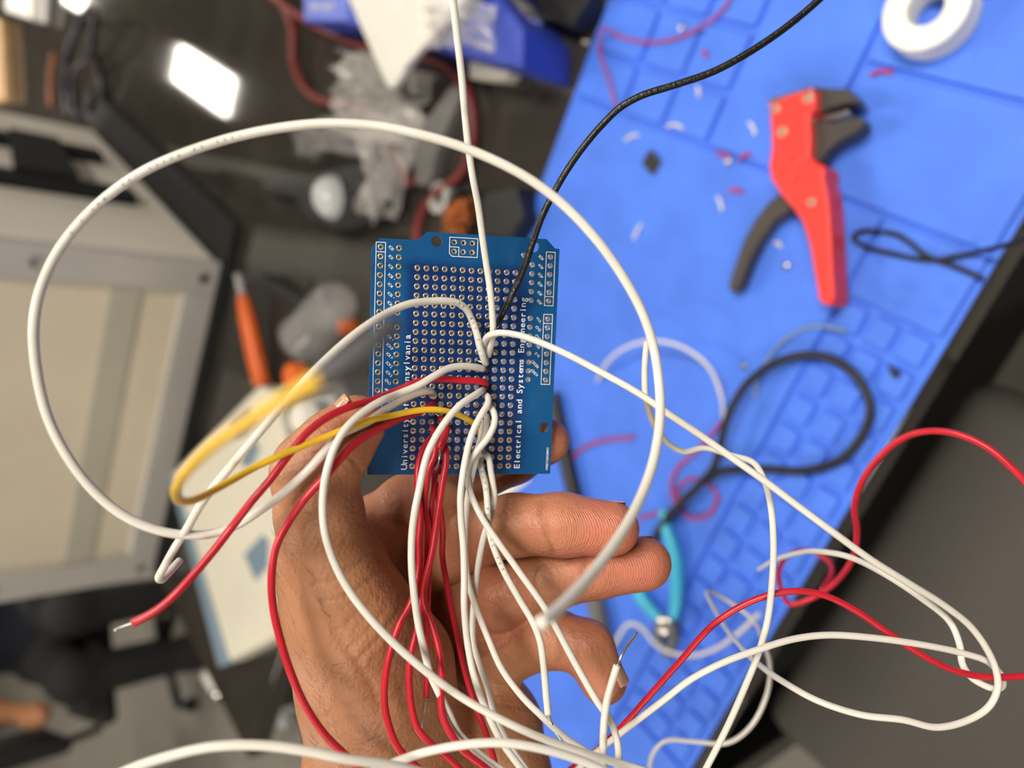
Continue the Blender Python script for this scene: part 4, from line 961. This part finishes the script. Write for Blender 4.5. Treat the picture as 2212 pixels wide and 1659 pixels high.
wire('white_wire', 'white wire looping at the board lower edge and passing behind the others', [(1045, 983, 220.5), (1049, 981, 217.5), (1056, 990, 215.5), (1060, 1015, 215), (1065, 1045, 215), (1068, 1075, 215), (1062, 1112, 215), (1048, 1149, 214.5), (1036, 1203, 214), (1027, 1270, 213), (1021, 1350, 211), (1023, 1390, 210), (1036, 1435, 209), (1055, 1490, 208), (1071, 1550, 207), (1111, 1623, 206), (1150, 1680, 205)], .9, 'white', hole=(8, 20))
wire('white_wire', 'white wire stub pointing up right with a bare tip at the little fingernail', [(1298, 1690, 196), (1302, 1634, 196), (1305, 1560, 196), (1311, 1515, 196), (1321, 1477, 197), (1333, 1437, 198)], .98, 'white', bare1=[(1332, 1441, 198), (1340, 1422, 198), (1352, 1400, 199), (1376, 1366, 201)])
# loose wires
wire('white_wire', 'blurred white wire crossing the bottom left corner close to the lens', [(200, 1700, 158), (290, 1658, 158), (370, 1632, 158), (460, 1613, 158), (560, 1610, 159), (660, 1622, 160), (750, 1640, 162), (840, 1652, 166), (920, 1672, 170)], 1.05, 'white')
wire('white_wire', 'white wire arching along the bottom edge below the palm', [(760, 1690, 180), (850, 1648, 178), (930, 1622, 176), (1030, 1606, 175), (1100, 1606, 175), (1180, 1620, 176), (1260, 1645, 178), (1350, 1685, 180)], 1.0, 'white')
wire('red_wire', 'scuffed red wire arching over the bench edge to the right frame edge', [(1180, 1700, 236), (1250, 1650, 232), (1300, 1612, 230), (1345, 1568, 228), (1400, 1506, 226), (1468, 1430, 222), (1538, 1352, 218), (1600, 1310, 216), (1660, 1286, 214), (1720, 1277, 213), (1780, 1286, 213), (1850, 1320, 213), (1920, 1368, 213), (1990, 1414, 213), (2050, 1444, 213), (2110, 1460, 213), (2160, 1463, 213), (2260, 1458, 213), (2400, 1455, 216), (2560, 1490, 225), (2700, 1580, 240)], .93, 'redins')
wire('red_wire', 'blurred red wire hooked around the bench edge at the right', [(2700, 1700, 250), (2560, 1500, 240), (2420, 1310, 236), (2330, 1190, 235), (2280, 1130, 236), (2235, 1065, 238), (2190, 1015, 240), (2130, 965, 244), (2060, 936, 250), (2000, 932, 256), (1950, 947, 262), (1900, 987, 268), (1862, 1040, 274), (1846, 1092, 280), (1851, 1150, 288), (1840, 1210, 298), (1800, 1262, 308), (1750, 1294, 318), (1710, 1305, 325), (1690, 1280, 340), (1682, 1235, 352), (1705, 1198, 360), (1750, 1190, 362), (1790, 1212, 355), (1796, 1240, 345), (1775, 1275, 338)], 1.15, 'redins')

# ------------------------------------------------------------------ the hand
HK = .001
def hp(u, v, d, r): q = ray(u, v) * d; return (q[0], q[1], q[2], r)
thumb = [hp(790, 1470, 229, 17), hp(712, 1235, 214, 12.8), hp(690, 1110, 208.5, 11.6), hp(678, 1020, 205.5, 11.0), hp(722, 967, 205, 9.7), hp(769, 917, 206.5, 8.0)]
index = [hp(800, 1165, 250, 12.0), hp(880, 1092, 248, 9.8), hp(985, 1046, 247, 9.0), hp(1110, 988, 243.5, 8.1), hp(1180, 953, 236.5, 7.2)]
middle = [hp(850, 1275, 270, 12), hp(950, 1195, 251, 10.4), hp(1035, 1152, 239, 9.8), hp(1110, 1134, 232, 9.2), hp(1215, 1133, 226, 9.1), hp(1322, 1142, 223.5, 7.9)]
ringf = [hp(930, 1365, 268, 12), hp(1010, 1322, 255, 10.8), hp(1085, 1286, 242, 10.4), hp(1180, 1252, 237, 9.5), hp(1290, 1227, 234, 8.9), hp(1392, 1218, 232, 8.1)]
pinky = [hp(1010, 1450, 260, 11.5), hp(1095, 1405, 248, 9.8), hp(1182, 1376, 239, 9.2), hp(1268, 1398, 234, 7.9), hp(1304, 1471, 232, 7.0)]
wrist = hp(935, 1760, 250, 25)
palm = [
    [hp(800, 1165, 256, 12), hp(870, 1450, 264, 14), wrist],
    [hp(850, 1275, 274, 12), hp(910, 1480, 271, 14), wrist],
    [hp(930, 1370, 276, 12), hp(980, 1530, 270, 14), wrist],
    [hp(1010, 1455, 266, 12), hp(1060, 1570, 251, 15.5), hp(1072, 1680, 252, 17), wrist],
    [hp(800, 1165, 256, 12), hp(850, 1275, 274, 12), hp(930, 1370, 276, 12), hp(1010, 1455, 266, 12)],
    [hp(712, 1235, 216, 12.8), hp(752, 1345, 219, 17), hp(800, 1480, 226, 20), hp(820, 1660, 234, 21.5), hp(860, 1900, 246, 24)],
    [hp(745, 1260, 222, 12), hp(860, 1430, 230, 15), hp(880, 1580, 234, 17), wrist],
    [hp(735, 1190, 222, 9), hp(800, 1165, 250, 10)],
    [hp(735, 1290, 226, 13), hp(850, 1320, 256, 12)],
    [wrist, hp(940, 2050, 258, 29), hp(950, 2520, 272, 34)], [hp(860, 1900, 248, 24), hp(1000, 1900, 252, 24)],
]
allp = np.array([q[:3] for ch in [thumb, index, middle, ringf, pinky] + palm for q in ch])
lo = allp.min(0) - 16; hi = allp.max(0) + 16
lo = np.maximum(lo, (-90, -20, 170)); hi[1] = min(hi[1], 262)
FH = Field(lo, hi, .75)
vp = FH.blank()
for ch in palm: FH.chain(vp, ch, 6.0)
vol = vp.copy()
for ch, k in ((thumb, 6.0), (index, 5.0), (middle, 5.0), (ringf, 5.0), (pinky, 5.0)):
    f = FH.blank(); FH.chain(f, ch, 2.5); np.minimum(vol, smin(vp, f, k), out=vol)
vol[:, -1, :] = 5.0
Vh, Qh = FH.nets(vol)
# relax a little, then press in the skin creases
e = np.vstack([Qh[:, [0, 1]], Qh[:, [1, 2]], Qh[:, [2, 3]], Qh[:, [3, 0]]])
def relax(V, it, lam=.5):
    for _ in range(it):
        s = np.zeros_like(V); c = np.zeros(len(V))
        np.add.at(s, e[:, 0], V[e[:, 1]]); np.add.at(c, e[:, 0], 1)
        V = V + lam * (s / c[:, None] - V)
    return V
Vh = relax(Vh, 2)
fn = np.cross(Vh[Qh[:, 2]] - Vh[Qh[:, 0]], Vh[Qh[:, 3]] - Vh[Qh[:, 1]])
nrm = np.zeros_like(Vh)
for k in range(4): np.add.at(nrm, Qh[:, k], fn)
nrm /= np.linalg.norm(nrm, axis=1)[:, None] + 1e-9
if (nrm[:, 2] * (Vh[:, 2] - Vh[:, 2].mean())).sum() < 0: nrm = -nrm; Qh = Qh[:, ::-1]
uv = np.stack([CX + F * Vh[:, 0] / Vh[:, 2], CY + F * Vh[:, 1] / Vh[:, 2]], 1)
face = np.clip(-nrm[:, 2] * 1.8, 0, 1)
key = (uv // 8).astype(int); kk = key[:, 0] * 10000 + key[:, 1]; o_ = np.argsort(kk); first = {}
mind = {}
for k_, z_ in zip(kk.tolist(), Vh[:, 2].tolist()):
    if k_ not in mind or z_ < mind[k_]: mind[k_] = z_
front = np.array([mind[k_] for k_ in kk.tolist()]); face *= (Vh[:, 2] - front < 6)
def poly_dist(pts):
    d = np.full(len(uv), 1e9)
    q = spline([(u, v, 0) for u, v in pts], 6)[:, :2]
    for a in q: d = np.minimum(d, np.hypot(uv[:, 0] - a[0], uv[:, 1] - a[1]))
    return d
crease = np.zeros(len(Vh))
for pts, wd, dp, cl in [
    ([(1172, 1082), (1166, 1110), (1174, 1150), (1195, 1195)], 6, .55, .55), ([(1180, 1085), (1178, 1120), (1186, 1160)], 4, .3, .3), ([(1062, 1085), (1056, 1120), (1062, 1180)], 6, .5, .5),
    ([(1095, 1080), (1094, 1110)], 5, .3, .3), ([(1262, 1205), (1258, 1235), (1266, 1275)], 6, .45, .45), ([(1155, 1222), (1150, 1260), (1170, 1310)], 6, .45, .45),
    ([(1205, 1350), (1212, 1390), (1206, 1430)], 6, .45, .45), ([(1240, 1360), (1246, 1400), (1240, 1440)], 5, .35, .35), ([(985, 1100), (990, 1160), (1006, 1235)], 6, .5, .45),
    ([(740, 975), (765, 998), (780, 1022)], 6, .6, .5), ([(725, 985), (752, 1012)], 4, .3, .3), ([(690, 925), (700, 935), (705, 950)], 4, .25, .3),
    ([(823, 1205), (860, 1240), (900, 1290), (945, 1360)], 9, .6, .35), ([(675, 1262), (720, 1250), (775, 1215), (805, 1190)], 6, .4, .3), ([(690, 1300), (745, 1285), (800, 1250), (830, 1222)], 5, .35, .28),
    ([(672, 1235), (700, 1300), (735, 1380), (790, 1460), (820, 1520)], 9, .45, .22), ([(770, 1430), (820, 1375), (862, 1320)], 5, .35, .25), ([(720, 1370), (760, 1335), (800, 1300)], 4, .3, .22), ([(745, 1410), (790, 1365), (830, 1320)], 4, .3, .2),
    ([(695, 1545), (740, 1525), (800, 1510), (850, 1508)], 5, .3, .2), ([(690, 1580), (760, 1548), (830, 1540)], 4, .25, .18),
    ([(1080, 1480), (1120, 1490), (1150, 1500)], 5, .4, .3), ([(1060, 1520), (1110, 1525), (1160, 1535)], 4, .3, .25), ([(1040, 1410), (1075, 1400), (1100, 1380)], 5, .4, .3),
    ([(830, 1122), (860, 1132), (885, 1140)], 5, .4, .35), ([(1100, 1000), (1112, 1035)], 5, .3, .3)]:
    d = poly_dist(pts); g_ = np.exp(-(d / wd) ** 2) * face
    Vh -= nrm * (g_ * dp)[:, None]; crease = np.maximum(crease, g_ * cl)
pink = np.zeros(len(Vh))
for q, rad, amt in ((thumb[-1], 12, .45), (index[-1], 14, .55), (middle[-1], 17, .95), (middle[-2], 12, .55), (ringf[-1], 17, .95), (ringf[-2], 12, .5), (pinky[-1], 12, .45), (pinky[-2], 12, .4), (ringf[2], 13, .55), (middle[2], 13, .4), (index[1], 15, .45)):
    d = np.linalg.norm(Vh - np.array(q[:3]), axis=1); pink = np.maximum(pink, amt * np.clip(1.6 - d / rad, 0, 1) * np.clip(.45 + face, 0, 1))
pal = np.exp(-((Vh[:, 2] - 258) / 14) ** 2) * .35; pink = np.clip(np.maximum(pink, pal * face), 0, 1)
hand = tag(empty('hand', tuple(c2w(np.array(wrist[:3]) * .001))), 'bare left hand gripping the blue circuit board between thumb and index finger', 'hand')
Vw = (Vh * .001) @ AX.T; Vw[:, 2] += H
me = fast_mesh('skin_surface', Vw, Qh)
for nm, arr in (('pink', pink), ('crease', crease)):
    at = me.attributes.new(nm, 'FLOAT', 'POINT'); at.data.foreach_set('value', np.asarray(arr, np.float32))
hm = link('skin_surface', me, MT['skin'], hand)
# fingernails: curved plates seated on the dorsal side of the tips
def nail(tipc, prev, out, w, l, off):
    c = np.array(tipc[:3]); ax = c - np.array(prev[:3]); ax /= np.linalg.norm(ax)
    out = np.array(out, float); out -= ax * (out @ ax); out /= np.linalg.norm(out); sd = np.cross(ax, out); r = tipc[3] + off
    vs, fs = [], []; n, m = 9, 9
    for th in (0, .45):
        for i in range(n):
            for j in range(m):
                a = (i / (n - 1) - .5) * w / r; t = (j / (m - 1) - .68) * l
                edge = math.cos((i / (n - 1) - .5) * 2.2); t = t * (.75 + .25 * edge)
                rr = r - .5 * th - max(0, t - l * .15) ** 2 * .035
                q = c + ax * t + (math.cos(a) * out + math.sin(a) * sd) * rr
                vs.append(c2w(q * .001))
    for i in range(n - 1):
        for j in range(m - 1):
            a = i * m + j; fs.append((a, a + 1, a + m + 1, a + m)); b = a + n * m; fs.append((b, b + m, b + m + 1, b + 1))
    for i in range(n - 1):
        for j in (0, m - 1): a = i * m + j; fs.append((a, a + m, a + m + n * m, a + n * m))
    for j in range(m - 1):
        for i in (0, n - 1): a = i * m + j; fs.append((a, a + 1, a + 1 + n * m, a + n * m))
    return part('fingernail', vs, fs, MT['nail'], hand, True)
nail(thumb[-1], thumb[-2], (-.40, -.80, -.12), 12, 12.5, .2)
nail(middle[-1], middle[-2], (.15, -.75, .66), 11.5, 11, .12)
nail(ringf[-1], ringf[-2], (.15, -.70, .7), 11.5, 11, .12)
nail(pinky[-1], pinky[-2], (.85, -.35, -.30), 9.5, 10, .12)
nail(index[-1], index[-2], (.3, .1, 1), 10.5, 10.5, .12)
# fine dark hairs along the outer wrist
cand = np.where((uv[:, 0] < 790) & (uv[:, 1] > 1130) & (uv[:, 1] < 1640) & (nrm[:, 2] < .25) & (nrm[:, 0] < .1))[0]
rgh = np.random.default_rng(3); vs, fs = [], []
for k in rgh.choice(cand, 230, replace=False):
    p0 = Vh[k]; n0 = nrm[k]; dr = np.array([-.25 + .5 * rgh.random(), -.9, 0]) + rgh.normal(size=3) * .25; dr -= n0 * (dr @ n0); dr /= np.linalg.norm(dr); ln = 3 + 4 * rgh.random()
    pth = [c2w((p0 - n0 * .2) * .001), c2w((p0 + dr * ln * .5 + n0 * .6) * .001), c2w((p0 + dr * ln + n0 * (.5 + rgh.random() * .9)) * .001)]
    v, f = tube_geo(spline(pth, .0012), [.000035, .00003, .00001], 3, False); b0 = len(vs); vs += [tuple(q) for q in v]; fs += [tuple(b0 + q for q in ff) for ff in f]
MT['hair'] = mat('dark_hair', (.02, .012, .008), .5, var=.1)
tag(part('arm_hair', vs, fs, MT['hair'], hand), kind='stuff')
